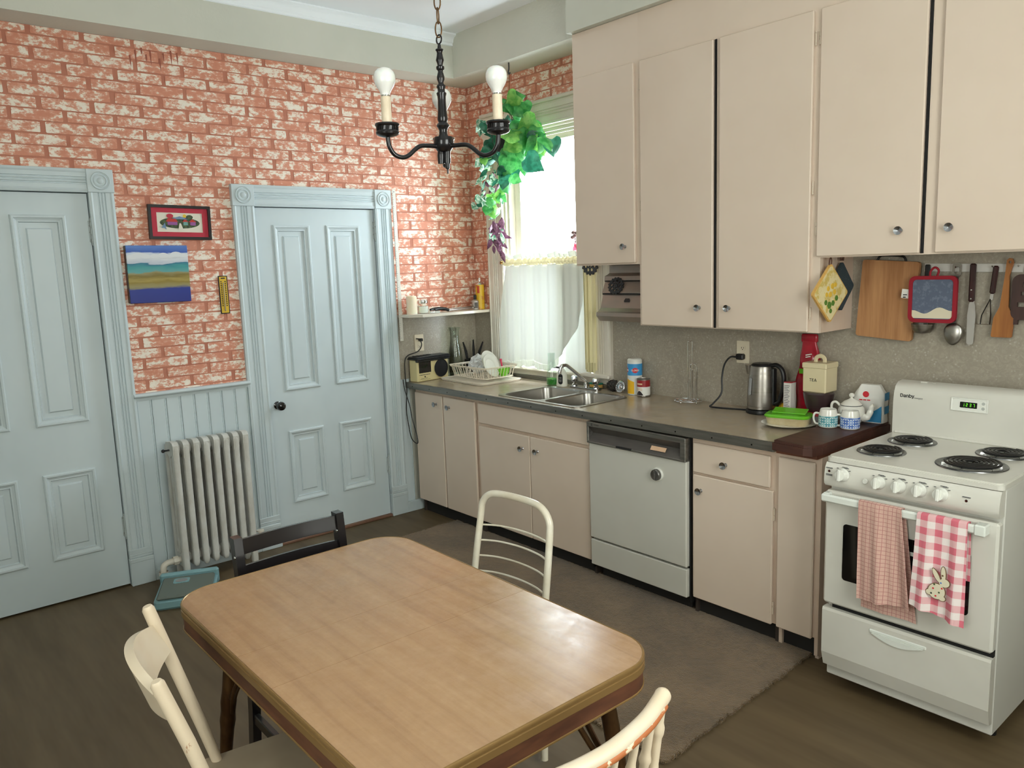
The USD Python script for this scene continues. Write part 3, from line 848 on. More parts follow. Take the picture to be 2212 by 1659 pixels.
# burners
for i, (bxx, by, r) in enumerate([(3.228, -.600, .070), (3.245, -.375, .072), (3.533, -.592, .092), (3.560, -.372, .072)]):
    pan = T.part('drip_pan', mv(lathe([(r * .35, -.010), (r * .95, -.002), (r * 1.10, .0035), (r * 1.20, .0035), (r * 1.22, .0)], 32), (bxx, by, .9365)), 'drip_pan', world=True)
    turns = 4.2 if r < .08 else 5.2
    a = np.linspace(0, turns * 2 * np.pi, int(turns * 22))
    rr = .016 + (r - .018) * a / a[-1]
    T.part('coil', tube(np.stack([bxx + rr * np.cos(a), by + rr * np.sin(a), np.full_like(a, .9465)], 1), .0052, 6, flat=.8), 'coil_black', world=True, smooth=60, under=pan)
    T.part('coil_support', [mv(bx(-r, r, -.0015, .0015, -.006, .0), (bxx, by, .9425), rz=q) for q in (30, 90, 150)], 'chrome', world=True, under=pan)
# oven door, handle, drawer
dr = T.part('oven_door', bx(S0 + .002, S1 - .002, -.782, -.744, .364, .806, .008), 'stove_white', world=True)
T.part('door_window', prism(rrect(3.182, 3.612, .474, .690, .012), 0, .003) and mv(prism(rrect(3.182, 3.612, .474, .690, .012), 0, .004), (0, -.7805, 0), rx=90), 'oven_glass', world=True, under=dr)
T.part('window_trim', mv(bx(3.40, 3.53, 0, .002, .632, .646), (0, -.7865, 0)), 'white_plastic', world=True, under=dr)
hd = T.part('door_handle', [bx(S0 + .004, S1 - .03, -.822, -.806, .770, .800, .006), bx(S0 + .006, S0 + .03, -.81, -.78, .768, .802, .004), bx(S1 - .062, S1 - .028, -.825, -.78, .766, .803, .004)], 'white_enamel', world=True, under=dr)
m = prism(Polygon([(-.744, .345), (-.778, .345), (-.782, .335), (-.782, .165), (-.765, .108), (-.744, .104)]), S0 + .002, S1 - .002)
v = np.asarray(m.vertices)
dw = T.part('drawer', tm(np.stack([v[:, 2], v[:, 0], v[:, 1]], 1), m.faces), 'stove_white', world=True, smooth=15)
pts = [(3.30 + .178 * u, 0, .305 - .022 * math.sin(math.pi * u)) for u in np.linspace(0, 1, 14)]
sm = Polygon([(p[0], p[2]) for p in pts] + [(3.478, .306), (3.30, .306)])
T.part('drawer_handle', [wall_poly(sm.buffer(.0005), 'y', -.789, -.778), bx(3.29, 3.488, -.7855, -.779, .305, .318, .003)], 'white_enamel', world=True, under=dw, smooth=25)
T.part('seam', bx(S0 + .03, S1 - .004, -.76, -.7425, .344, .368), 'black_gap', world=True)
# ---------------------------------------------------------------- things on the counter
CT = .9115
mat('red_pouch', (176, 28, 48), .25, rgb2=(150, 18, 38), scale=(20, 20, 20), coat=.3)
mat('tin_cream', (222, 208, 172), .35, rgb2=(216, 200, 162), scale=(4, 4, 4))
mat('dark_pot', (58, 42, 44), .25, coat=.3)
mat('red_plastic', (170, 30, 44), .3)
mat('carton_white', (214, 208, 202), .55)
mat('lemon', (230, 180, 40), .45, bump=.0006, bscale=300)
mat('green_lid', (98, 178, 30), .3, coat=.3)
mat('food_tub', (190, 176, 142), .2, trans=.0, rgb2=(178, 160, 122), scale=(20, 20, 20))
mat('paper_white', (232, 230, 224), .55)
mat('bag_blue', (52, 140, 190), .5)
mat('bag_red', (206, 40, 52), .5)
mat('wipe_blue', (60, 150, 210), .4)
mat('wipe_yellow', (240, 186, 40), .4)
mat('wipe_label', (228, 230, 226), .4)
mat('can_red', (150, 34, 40), .35)
mat('can_dark', (50, 44, 46), .35)
mat('soap_green', (60, 170, 50), .1, trans=.6)
mat('lotion', (236, 234, 222), .35)
mat('sponge_yellow', (214, 170, 92), .9, bump=.002, bscale=200)
mat('sponge_green', (40, 122, 104), .95)
mat('steel_wool', (66, 62, 58), .7, .4, rgb2=(38, 36, 34), scale=(120, 120, 120), bump=.003, bscale=160)
mat('rack_coat', (236, 224, 206), .35)
mat('tray_pink', (232, 222, 206), .4)
mat('bag_film', (226, 228, 230), .25, spec=.7)
mat('pink_plastic', (226, 70, 104), .35)
mat('lime_plastic', (122, 208, 48), .3)
mat('radio_cream', (214, 200, 150), .45)
mat('speaker_cloth', (26, 25, 27), .9, rgb2=(16, 16, 18), scale=(300, 300, 300))
mat('candle_wax', (236, 222, 196), .5, sss=.4)
mat('spray_yellow', (226, 184, 48), .35, rgb2=(204, 140, 60), scale=(22, 22, 30), lo=.55, hi=.62)
mat('spray_red', (196, 70, 40), .4)
mat('clear_plastic_grey', (150, 150, 150), .2)
mat('steel_matte', (186, 182, 176), .5, .6)
mat('mug_teal', (120, 168, 172), .2)
mat('mug_blue', (104, 134, 190), .2)


def tile_pattern(name, c1, c2, white=(226, 230, 230)):
    """Printed mug band: a grid of little tiles in two tones with white flowers."""
    s = 46.0
    N = {'c': ('texture_coordinate', {}), 's': ('separate_xyz', {}), 'at': ('math', dict(math_type='arctan2')), 'u': ('math', dict(math_type='multiply', value2=1.9099 * 1.0)),
         'v': ('math', dict(math_type='multiply', value2=s)), 'cb': ('combine_xyz', {}), 'ch': ('checker_texture', dict(scale=1.0, color1=lin(c1), color2=lin(c2))),
         'vo': ('voronoi_texture', dict(scale=2.0, randomness=0.0)), 'r': ('rgb_ramp', dict(ramp=[(0, (1, 1, 1)), (.2, (1, 1, 1)), (.3, (0, 0, 0)), (1, (0, 0, 0))])),
         'mx': ('mix', dict(mix_type='mix', color2=lin(white))), 'p': ('principled_bsdf', dict(roughness=.18, coat_weight=.3))}
    MAT[name] = usdkit.material(stage, '/World/Looks/' + name, N, [('c.object', 's.vector'), ('s.y', 'at.value1'), ('s.x', 'at.value2'), ('at.value', 'u.value1'), ('s.z', 'v.value1'),
        ('u.value', 'cb.x'), ('v.value', 'cb.y'), ('cb.vector', 'ch.vector'), ('cb.vector', 'vo.vector'), ('vo.distance', 'r.fac'), ('r.color', 'mx.fac'), ('ch.color', 'mx.color1'), ('mx.color', 'p.base_color')], surface='p.BSDF')


tile_pattern('mug_band_teal', (86, 150, 160), (142, 188, 190))
tile_pattern('mug_band_blue', (84, 116, 186), (140, 164, 214))

# radio and its lead
T = thing('radio', 'small cream and black table radio with round speaker at the left end of the counter', 'radio', (.062, -.465, CT), 6)
T.part('body', bx(-.042, .042, -.140, .140, 0, .150, .006), 'radio_cream')
T.part('top_lid', [bx(-.050, .062, -.150, .150, .150, .160, .003), bx(-.046, .05, -.146, .146, .158, .170, .004), bx(.03, .056, -.146, .146, .135, .152, .004)] + [bx(-.03, .0, -.12 + i * .03, -.098 + i * .03, .169, .175, .002) for i in range(5)], 'black_plastic')
T.part('dial_window', bx(.041, .046, -.125, -.02, .060, .134, .002), 'oven_glass')
sp = T.part('speaker', mv(lathe([(.064, 0), (.064, .008), (.060, .009), (.056, .006), (.03, .011), (0, .012)], 32), (.041, .068, .078), ry=90), 'speaker_cloth')
T.part('speaker_ring', mv(lathe([(.062, 0), (.066, .004), (.063, .009), (.060, .006)], 32), (.041, .068, .078), ry=90), 'radio_cream', under=sp)
T.part('lettering', [bx(.0415, .0428, -.125, -.03, .045, .048), bx(.0415, .0428, -.11, -.05, .022, .0235), bx(.0415, .0428, -.125, -.03, .014, .0152)], 'print_black', smooth=False)
T.part('small_knob', mv(lathe([(.005, 0), (.004, .004), (0, .004)], 10), (.042, -.075, .033), ry=90), 'black_plastic')
T.part('cord', tube(smoothpath([(.012, -.527, 1.198), (.026, -.505, 1.19), (.036, -.50, 1.15), (.028, -.53, 1.11), (.016, -.60, 1.09), (.02, -.632, 1.05), (.026, -.638, .93), (.042, -.642, .86), (.035, -.65, .72), (.055, -.652, .62), (.09, -.655, .53), (.15, -.65, .505), (.145, -.648, .56), (.105, -.65, .66), (.085, -.655, .76), (.045, -.660, .86), (.022, -.655, .93)], 8), .0032, 8), 'black_plastic', world=True)
T.part('plug', bx(.0135, .043, -.512, -.488, 1.178, 1.198, .004), 'black_plastic', world=True)


def outlet(loc, rz, label):
    T = thing('wall_outlet', label, 'outlet', loc, rz)      # local: faces -y
    T.part('cover_plate', mv(prism(rrect(-.036, .036, -.057, .057, .004), 0, .006), rx=90), 'ivory_plastic', smooth=False)
    for z in (.020, -.020):
        s = T.part('socket', mv(prism(Point(0, 0).buffer(.017).intersection(sbox(-.02, -.0135, .02, .0135)), .0055, .0085), (0, 0, z), rx=90), 'ivory_plastic')
        T.part('slots', [bx(-.0075, -.0055, -.0092, -.008, z - .002, z + .006), bx(.0055, .0075, -.0092, -.008, z - .002, z + .006), bx(-.002, .002, -.0092, -.008, z - .009, z - .005)], 'black_plastic', under=s, kind='stuff')
    return T


outlet((.0045, -.50, 1.168), 90, 'ivory wall outlet above the radio')
outlet((2.245, -.0045, 1.192), 0, 'ivory wall outlet above and left of the kettle')

# glass carafe and dark utensil pot
T = thing('glass_carafe', 'clear glass carafe with flared neck behind the radio', 'carafe', (.060, -.235, CT))
pr = [(.0, 0), (.047, .002), (.051, .02), (.051, .12), (.048, .17), (.036, .235), (.032, .275), (.034, .315), (.044, .345)]
T.part('glass_body', lathe(pr + [(r - .0025, z) for r, z in reversed(pr[1:])] + [(0, .006)], 28), 'clear_glass')
T = thing('utensil_pot', 'dark pot of black utensils in the counter corner', 'pot', (.066, -.095, CT))
T.part('pot', lathe([(0, 0), (.045, 0), (.052, .10), (.05, .105), (.046, .10), (.04, .02), (0, .02)], 20), 'black_matte')
for dx, dy, tx_, ty, h in ((-.01, -.02, -.02, -.03, .23), (.012, .01, .0, .0, .245), (.01, .03, .03, .045, .225)):
    T.part('utensil', tube([(dx, dy, .02), (dx + tx_ * .5, dy + ty * .5, h * .7), (dx + tx_, dy + ty, h)], [.006, .012, .006], 8, flat=.4), 'black_matte')

# dish rack with tray
T = thing('drip_tray', 'cream plastic drip tray under the dish rack', 'tray', (.365, -.255, CT), -2)
rs = [ring(-.238, .238, -.175, .175, .04, 0), ring(-.243, .243, -.18, .18, .04, .012), ring(-.238, .238, -.175, .175, .04, .014), ring(-.228, .228, -.165, .165, .04, .006)]
T.part('tray', loft(rs, cap0=True, cap1=True), 'tray_pink')
T = thing('dish_rack', 'cream coated wire dish rack by the window', 'dish rack', (.362, -.228, CT + .015))
RX, RY, HZ = .190, .132, .086


def rect_loop(a, b, z, r):
    p = [tuple(q) for q in ring(-a, a, -b, b, r, z, 5)]
    return np.array(p)


T.part('top_rim', [tube(rect_loop(RX + .012, RY + .012, HZ, .025), .0036, 8, closed=True), tube(rect_loop(RX + .010, RY + .010, HZ - .008, .025), .002, 6, closed=True)], 'rack_coat')
T.part('base_frame', [tube(rect_loop(RX - .01, RY - .01, .012, .02), .0028, 8, closed=True)] + [tube([(x, -RY + .01, .012), (x, RY - .01, .012)], .0018, 6) for x in np.linspace(-.16, .16, 12)], 'rack_coat')
for sx, sy, n in ((1, 0, 9), (-1, 0, 9), (0, 1, 14), (0, -1, 14)):
    for q in np.linspace(-1, 1, n):
        if sx:
            a, b = (sx * (RX - .01), q * (RY - .03), .012), (sx * (RX + .01), q * (RY - .02), HZ)
        else:
            a, b = (q * (RX - .03), sy * (RY - .01), .012), (q * (RX - .02), sy * (RY + .01), HZ)
        T.part('wire', tube([a, b], .0019, 6), 'rack_coat')
for y in (-.05, .05):
    T.part('divider', [tube(smoothpath([(x - .01, y, .014), (x - .008, y, .05), (x, y, .058), (x + .008, y, .05), (x + .01, y, .014)], 4), .0017, 6) for x in np.linspace(-.12, .12, 7)], 'rack_coat', kind='stuff')
for i, (x, y, r, an, lab) in enumerate(((.485, -.262, .080, 66, 'front white plate leaning in the dish rack'), (.435, -.228, .090, 64, 'rear white plate leaning in the dish rack'))):
    T = thing('plate', lab, 'plate', (x, y, CT + .030 + r * .93))
    pr = [(0, -.004), (r * .6, -.004), (r * .72, .002), (r, .010), (r * .99, .013), (r * .7, .006), (r * .6, .001), (0, .001)]
    T.part('dish', mv(lathe(pr, 36), ry=an, rz=16), 'white_ceramic')
T = thing('bowl', 'lime green plastic bowl in the dish rack', 'bowl', (.500, -.165, CT + .030))
T.part('bowl', mv(lathe([(0, 0), (.025, .0), (.038, .02), (.046, .055), (.044, .055), (.036, .022), (.022, .005), (0, .005)], 24), (0, 0, 0)), 'lime_plastic')
b = trimesh.creation.icosphere(4, 1.0)
v = np.asarray(b.vertices)
nz = meshkit.fbm(v * 2.3, octaves=4) if hasattr(meshkit, 'fbm') else 0
v = v * (1 + .9 * (np.asarray(nz)[:, None] - .5))
v = v * np.array([.062, .055, .060]) + np.array([0, 0, .068])
T = thing('plastic_bag', 'crumpled translucent plastic bag lying in the dish rack', 'bag', (.285, -.21, CT + .030))
T.part('bag', tm(v, b.faces), 'bag_film', smooth=20)
single('dish_brush', [tube(smoothpath([(.47, -.135, CT + .05), (.455, -.135, .99), (.435, -.130, 1.045)], 4), [.006] * 8 + [.008], 8)], 'pink_plastic', 'pink dish brush handle sticking up from the dish rack', 'brush')

# sink-side things
T = thing('soap_bottle', 'tall clear glass bottle with a little green dish soap', 'bottle', (.930, -.122, CT))
pr = [(.0, 0), (.034, .002), (.036, .012), (.034, .06), (.026, .12), (.022, .17), (.024, .205)]
T.part('glass_body', lathe(pr + [(r - .002, z) for r, z in reversed(pr[1:])] + [(0, .005)], 24), 'clear_glass')
T.part('green_soap', lathe([(0, .005), (.032, .006), (.0335, .014), (.0325, .042), (0, .042)], 24), 'soap_green')
T = thing('lotion_bottle', 'white soap bottle with black oval label by the faucet', 'bottle', (1.015, -.115, CT))
T.part('bottle', [loft([ring(-.034, .034, -.024, .024, .02, 0), ring(-.036, .036, -.026, .026, .02, .01), ring(-.034, .034, -.024, .024, .02, .075), ring(-.022, .022, -.018, .018, .014, .10), ring(-.012, .012, -.012, .012, .010, .112), ring(-.012, .012, -.012, .012, .010, .120)], True, True)], 'lotion')
T.part('cap', lathe([(.014, .118), (.014, .128), (0, .129)], 14), 'black_plastic')
lb = T.part('label', mv(prism(rrect(-.016, .016, -.032, .032, .014), 0, .002), (.014, -.0255, .048), rx=88, rz=10), 'black_matte')
T.part('label_print', [mv(bx(-.010, .010, -.0008, .0008, .0, .0012), (.014, -.0278, .034 + .008 * i), rx=88, rz=10) for i in range(4)], 'paper_white', under=lb, kind='stuff')
T = thing('sponge', 'yellow sponge with green scouring side on the faucet deck', 'sponge', (1.238, -.040, CT + .001))
T.part('foam', bx(-.040, .040, -.022, .022, 0, .022, .004), 'sponge_yellow')
T.part('scouring_pad', bx(-.040, .040, -.022, .022, .022, .032, .003), 'sponge_green')
b = trimesh.creation.icosphere(4, .036)
v = np.asarray(b.vertices)
v = v * (1 + .12 * np.sin(v[:, :1] * 310) * np.cos(v[:, 1:2] * 270) * np.sin(v[:, 2:] * 240 + 1)) * np.array([1.1, 1, .95]) + np.array([0, 0, .033])
T = thing('steel_wool', 'dark round steel wool scourer beside the sink', 'scourer', (1.395, -.06, CT))
T.part('pad', tm(v, b.faces), 'steel_wool')
T = thing('sink_strainer', 'round chrome sink strainer standing against the wall', 'strainer', (1.465, -.055, CT))
R = .034
pl = Point(0, 0).buffer(R, quad_segs=10)
for k in range(16):
    a = k * math.pi / 8
    pl = pl.difference(affinity.rotate(sbox(R * .45, -.0028, R * .88, .0028), a, origin=(0, 0), use_radians=True))
st = T.part('basket', mv(cat(prism(pl, 0, .003), lathe([(R, .0), (R * 1.04, .004), (R * .96, .006), (R * .93, .003)], 28), lathe([(.012, .003), (.011, .009), (0, .010)], 16)), (0, -.02, R * .98), rx=74), 'chrome')
T = thing('wipes_canister', 'white, blue and yellow canister of wipes', 'canister', (1.565, -.06, CT))
T.part('canister', lathe([(0, 0), (.040, 0), (.042, .004), (.042, .186), (.040, .19)], 28), 'wipe_label')
T.part('blue_band', lathe([(.0425, .112), (.0428, .113), (.0428, .178), (.0425, .179)], 28), 'wipe_blue')
T.part('yellow_band', mv(prism(Polygon([(-.03, .0), (.024, .0), (.030, .05), (.020, .085), (-.03, .092)]), 0, .001), (.0, 0, .005), rx=90) and grid(lambda u, w: (.0427 * math.sin(-.9 + 1.5 * u), -.0427 * math.cos(-.9 + 1.5 * u), .006 + (.07 + .02 * (1 - u)) * w), 12, 4), 'wipe_yellow')
for a0 in (-.75, .75):
    T.part('red_oval', grid(lambda u, w, a0=a0: (.0433 * math.sin(a0 + .42 * math.sqrt(max(w, 0)) * math.cos(u * 6.2832)), -.0433 * math.cos(a0 + .42 * math.sqrt(w) * math.cos(u * 6.2832)), .142 + .015 * math.sqrt(w) * math.sin(u * 6.2832)), 20, 3), 'bag_red')
    tx = meshkit.text_mesh('CLOROX', .0085, .0006, bold=True)
    q = np.asarray(tx.vertices)
    an = a0 + (q[:, 0] - q[:, 0].max() / 2) / .0434
    T.part('lettering', tm(np.stack([(.0434 + q[:, 2]) * np.sin(an), -(.0434 + q[:, 2]) * np.cos(an), .138 + q[:, 1]], 1), tx.faces), 'paper_white', smooth=False)
T.part('lid', lathe([(.042, .188), (.042, .200), (.036, .207), (0, .209)], 28), 'white_plastic')
T = thing('food_can', 'squat can with dark red and white label', 'can', (1.650, -.085, CT))
T.part('can', lathe([(0, 0), (.037, 0), (.038, .003), (.0365, .006), (.0365, .095), (.038, .098), (.038, .101), (.035, .101), (.034, .097), (0, .096)], 28), 'steel')
T.part('label_white', lathe([(.0368, .008), (.0370, .009), (.0370, .056), (.0368, .057)], 28), 'paper_white')
T.part('label_red', lathe([(.0368, .056), (.0371, .057), (.0371, .092), (.0368, .093)], 28), 'can_red')
T.part('label_dark', grid(lambda u, w: (.0373 * math.sin(-.6 + 1.2 * u), -.0373 * math.cos(-.6 + 1.2 * u), .009 + (.004 + .02 * math.sin(math.pi * u)) * w), 12, 3), 'can_dark')
T.part('label_print', [grid(lambda u, w, k=k: (.0375 * math.sin(-.5 + 1.0 * u), -.0375 * math.cos(-.5 + 1.0 * u), k[0] + k[1] * w), 10, 2) for k in ((.068, .009), (.044, .003), (.037, .003))], 'label_orange', kind='stuff')

T = thing('towel_holder', 'tall chrome wire paper towel holder, empty', 'paper towel holder', (1.965, -.095, CT))


def arch(cx, y, w, h, z0=.0):
    return smoothpath([(cx - w, y, z0), (cx - w, y, z0 + h * .5), (cx - w, y, z0 + h - w), (cx - w * .7, y, z0 + h - w * .25), (cx, y, z0 + h), (cx + w * .7, y, z0 + h - w * .25), (cx + w, y, z0 + h - w), (cx + w, y, z0 + h * .5), (cx + w, y, z0)], 5)


T.part('tall_loop', tube(arch(.0, .02, .014, .315, .012), .0028, 8), 'chrome')
T.part('spring_loop', tube(arch(.045, -.012, .020, .20, .012), .0028, 8), 'chrome')
T.part('spring_loop', tube(arch(.045, -.008, .011, .17, .012), .0022, 8), 'chrome')
a = np.linspace(0, 2 * np.pi, 40, endpoint=False)
T.part('base_ring', [tube(np.stack([.078 * np.cos(a), .062 * np.sin(a), np.full(40, .010 + 0)], 1), .003, 8, closed=True), tube(np.stack([.052 * np.cos(a), .042 * np.sin(a), np.full(40, .012)], 1), .003, 8, closed=True), tube([(-.075, 0, .011), (.075, 0, .011)], .003, 8), tube([(0, -.06, .011), (0, .06, .011)], .003, 8)], 'chrome')
for x, y in ((-.07, -.02), (.07, -.02), (0, -.062), (0, .062)):
    T.part('foot', ball((x, y, .006), .006, 1), 'chrome')

# kettle
KX, KY = 2.412, -.098
T = thing('kettle', 'brushed steel electric kettle with black handle', 'kettle', (KX, KY, CT))
T.part('base', lathe([(0, 0), (.074, 0), (.076, .006), (.074, .018), (.068, .021), (0, .021)], 36), 'black_plastic')
T.part('body', lathe([(.068, .022), (.0705, .024), (.0705, .036), (.0695, .0365), (.0695, .039), (.0705, .0395), (.069, .10), (.064, .18), (.058, .222), (.055, .232), (.05, .235)], 40), 'steel')
T.part('lid', lathe([(.052, .230), (.052, .238), (.045, .244), (.02, .247), (0, .247)], 32), 'black_plastic')
T.part('spout', mv(cat(loft([ring(-.020, .0, -.012, .012, .008, .19), ring(-.024, .0, -.016, .016, .008, .215), ring(-.026, .0, -.018, .018, .008, .234)], True, True)), (-.048, -.02, 0)), 'steel')
wd = T.part('water_window', mv(prism(rrect(-.0065, .0065, -.042, .042, .006), 0, .006), (-.022, -.0645, .135), rx=86, rz=-20), 'clear_plastic_grey')
hp = smoothpath([(.050, 0, .236), (.078, 0, .240), (.105, 0, .222), (.117, 0, .185), (.115, 0, .13), (.104, 0, .09), (.092, 0, .062), (.068, 0, .05)], 5)
T.part('handle', [tube(hp, .0135, 10, flat=.8), bx(.054, .074, -.016, .016, .04, .225, .006)], 'black_plastic', smooth=50)
T.part('cord', tube(smoothpath([(2.232, -.05, 1.170), (2.205, -.062, 1.168), (2.18, -.075, 1.13), (2.172, -.085, 1.06), (2.18, -.10, .985), (2.15, -.13, .93), (2.142, -.145, .9165), (2.19, -.15, .9165), (2.27, -.13, .9165), (2.34, -.11, .9165)], 8), .0045, 8), 'black_plastic', world=True)
T.part('plug', bx(2.222, 2.265, -.045, -.0135, 1.155, 1.185, .006), 'black_plastic', world=True)

# group by the kettle
T = thing('coffee_pouch', 'tall red foil pouch, rolled at the top, behind the tea tin', 'pouch', (2.622, -.033, CT))


def pouch(w, d, h, top_w, pinch):
    def f(u, v):
        a = u * 2 * math.pi
        z = h * v
        k = 1 - (1 - top_w) * max(0, (v - .45) / .55) ** 1.2
        dd = d * (1 - pinch * v ** 1.3)
        wob = .0035 * math.sin(9 * v + 3 * a) + .003 * math.sin(17 * v + 2 * a)
        x = (w * k + wob) * np.sign(math.cos(a)) * abs(math.cos(a)) ** .55
        y = (dd + wob) * np.sign(math.sin(a)) * abs(math.sin(a)) ** .55
        return (x, y, z)
    return grid(f, 37, 22)


T.part('pouch', cat(pouch(.058, .024, .36, .58, .5), mv(bx(-.04, .04, -.012, .012, -.02, .02, .006), (0, 0, .372))), 'red_pouch', smooth=45)
T.part('label_strip', mv(bx(-.022, .022, 0, .001, -.012, .012), (-.016, -.0235, .215), rx=4), 'green_lid')
T.part('white_label', mv(bx(-.014, .014, 0, .001, -.022, .022), (.03, -.0225, .225), rx=4, ry=14), 'paper_white')
T.part('lettering', [mv(bx(-.016, .016 - .006 * k, -.0004, .0004, -.0025, .0025), (.008, -.0222 + .0004 * k, .296 - .010 * k), rx=4, ry=-12) for k in range(2)], 'paper_white', smooth=False, kind='stuff')
T = thing('carton', 'slim white printed carton between kettle and tea tin', 'box', (2.583, -.135, CT))
T.part('box', bx(-.019, .019, -.024, .024, 0, .170, .001), 'carton_white')
T.part('top_flap', bx(-.0185, .0185, -.0235, .0235, .170, .174), 'red_pouch')
T.part('print', [bx(-.015, .013 - .004 * (k % 3), -.0246, -.0238, .155 - .008 * k, .1575 - .008 * k) for k in range(14)], 'print_grey', smooth=False, kind='stuff')
T = thing('lemon', 'yellow lemon half hidden behind the kettle', 'lemon', (2.520, -.052, CT))
T.part('fruit', mv(lathe([(0, -.04), (.008, -.036), (.022, -.024), (.029, 0), (.022, .024), (.008, .036), (0, .04)], 20), (0, 0, .029), ry=90, rz=30), 'lemon')
T = thing('red_container', 'low container with red lid under the dark pot', 'container', (2.722, -.128, CT))
T.part('tub', lathe([(0, 0), (.058, 0), (.064, .03), (.064, .036)], 28), 'clear_plastic_grey')
T.part('lid', lathe([(.068, .034), (.068, .044), (.064, .047), (0, .047)], 28), 'red_plastic')
T = thing('dark_pot', 'dark brown glazed pot under the tea tin', 'pot', (2.722, -.126, CT + .0475))
T.part('pot', lathe([(0, 0), (.045, 0), (.058, .03), (.066, .068), (.068, .085), (.064, .091), (0, .091)], 28), 'dark_pot')
T = thing('tea_tin', 'cream square tin lettered TEA, standing on the dark pot', 'tin', (2.722, -.118, CT + .139))
T.part('tin', bx(-.056, .056, -.054, .054, 0, .122, .005), 'tin_cream')
T.part('lid', bx(-.059, .059, -.057, .057, .110, .136, .004), 'tin_cream')
T.part('lid_handle', tube(smoothpath([(-.022, 0, .136), (-.02, 0, .152), (-.008, 0, .162), (.008, 0, .162), (.02, 0, .152), (.022, 0, .136)], 4), .006, 8, flat=1.6), 'tin_cream')
T.part('lettering', mv(meshkit.text_mesh('TEA', .0135, .0008, bold=False), (-.022, -.0542, .052), rx=90), 'print_black', smooth=False, label='black letters TEA')
T = thing('dinner_plate', 'white plate under the green-lidded tub', 'plate', (2.672, -.292, CT))
T.part('plate', lathe([(0, 0), (.07, 0), (.082, .004), (.118, .013), (.120, .015), (.082, .008), (0, .006)], 40), 'white_ceramic')
T = thing('food_tub', 'clear food tub with green snap lid on the white plate', 'container', (2.668, -.287, CT + .0075), 14)
T.part('tub', loft([ring(-.088, .088, -.055, .055, .03, 0), ring(-.096, .096, -.062, .062, .035, .036)], True, True), 'food_tub')
ld = T.part('lid', [loft([ring(-.099, .099, -.065, .065, .036, .034), ring(-.101, .101, -.067, .067, .036, .040), ring(-.095, .095, -.061, .061, .034, .047), ring(-.088, .088, -.054, .054, .03, .045)], True, True)], 'green_lid')
T.part('lid_flap', [mv(bx(-.075, .075, -.03, .03, 0, .006, .003), (.0, .02, .052), rx=14)], 'green_lid', under=ld)


def mug(x, y, label, band, rz):
    T = thing('mug', label, 'mug', (x, y, .9275), rz, group=None)
    R = .0395
    T.part('cup', lathe([(0, 0), (R * .86, 0), (R, .004), (R, .052), (R * .84, .078), (R * .80, .080), (R * .78, .078), (R * .92, .05), (R * .9, .008), (0, .006)], 32), 'white_ceramic')
    T.part('printed_band', lathe([(R + .0002, .006), (R + .0008, .007), (R + .0008, .051), (R + .0002, .052)], 32), band)
    T.part('handle', tube(smoothpath([(-R + .004, 0, .056), (-R - .016, 0, .056), (-R - .023, 0, .042), (-R - .021, 0, .022), (-R - .012, 0, .010), (-R + .004, 0, .010)], 5), .0048, 8), 'white_ceramic', smooth=60)


mug(2.850, -.278, 'white mug with teal tile pattern on the dark board', 'mug_band_teal', 10)
mug(2.936, -.254, 'white mug with blue tile pattern on the dark board', 'mug_band_blue', 16)
T = thing('teapot', 'white china teapot with knobbed lid behind the two mugs', 'teapot', (2.890, -.152, .9275), 6)
T.part('pot', lathe([(0, 0), (.036, 0), (.040, .006), (.054, .03), (.058, .05), (.052, .074), (.042, .084), (.0, .086)], 36), 'white_ceramic')
T.part('lid', lathe([(.044, .083), (.045, .087), (.030, .102), (.012, .110), (.006, .114), (.006, .118), (.011, .122), (.012, .130), (.006, .136), (0, .137)], 32), 'white_ceramic')
T.part('rim_line', lathe([(.0455, .082), (.0465, .0835), (.0455, .085)], 36), 'print_grey')
T.part('spout', tube(smoothpath([(.048, 0, .030), (.070, 0, .038), (.082, 0, .062), (.088, 0, .084), (.096, 0, .090)], 5), [.016] * 6 + [.013] * 5 + [.010] * 5 + [.009] * 5, 12), 'white_ceramic', smooth=60)
T.part('handle', tube(smoothpath([(-.046, 0, .072), (-.066, 0, .090), (-.084, 0, .084), (-.086, 0, .060), (-.074, 0, .036), (-.054, 0, .030)], 5), .006, 8), 'white_ceramic', smooth=60)
T = thing('sugar_bag', 'white and blue paper bag of sugar behind the teapot', 'bag', (2.928, -.050, .9275), 5)


def sugar(u, v):
    a = u * 2 * math.pi
    k = 1 - .38 * max(0, (v - .7) / .3) ** 1.5
    w, d = .066 * k, .036 * (1 - .55 * max(0, (v - .72) / .28))
    wob = .002 * math.sin(11 * v + 4 * a)
    c, s = math.cos(a), math.sin(a)
    return ((w + wob) * np.sign(c) * abs(c) ** .4, (d + wob) * np.sign(s) * abs(s) ** .4, .165 * v)


g0 = grid(sugar, 41, 24)
T.part('bag', cat(g0, bx(-.040, .040, -.015, .015, .163, .1665, .001)), 'paper_white', smooth=45)
T.part('blue_print', grid(lambda u, v: (-.058 + .118 * u, -.0385, .004 + (.012 + .062 * u ** 1.6) * v), 14, 4), 'bag_blue')
for k in ((.10, .034), (.04, .034)):
    T.part('side_print', grid(lambda u, v, k=k: (.0685, -.026 + .052 * u, k[0] + k[1] * v), 3, 3), 'bag_blue')
T.part('red_badge', mv(lathe([(.0135, 0), (.0135, .0008), (0, .001)], 24), (-.008, -.0385, .126), rx=90), 'bag_red')
T.part('lettering', [bx(-.036 + .017 * k, -.023 + .017 * k, -.0394, -.0386, .098, .1025) for k in range(3)] + [bx(-.014, -.002, -.0399, -.0392, .1245, .1275)], 'bag_red', smooth=False, kind='stuff')
bd = T.part('round_badge', mv(lathe([(.011, 0), (.011, .0008), (0, .001)], 20), (.012, -.0388, .046), rx=90), 'print_grey')
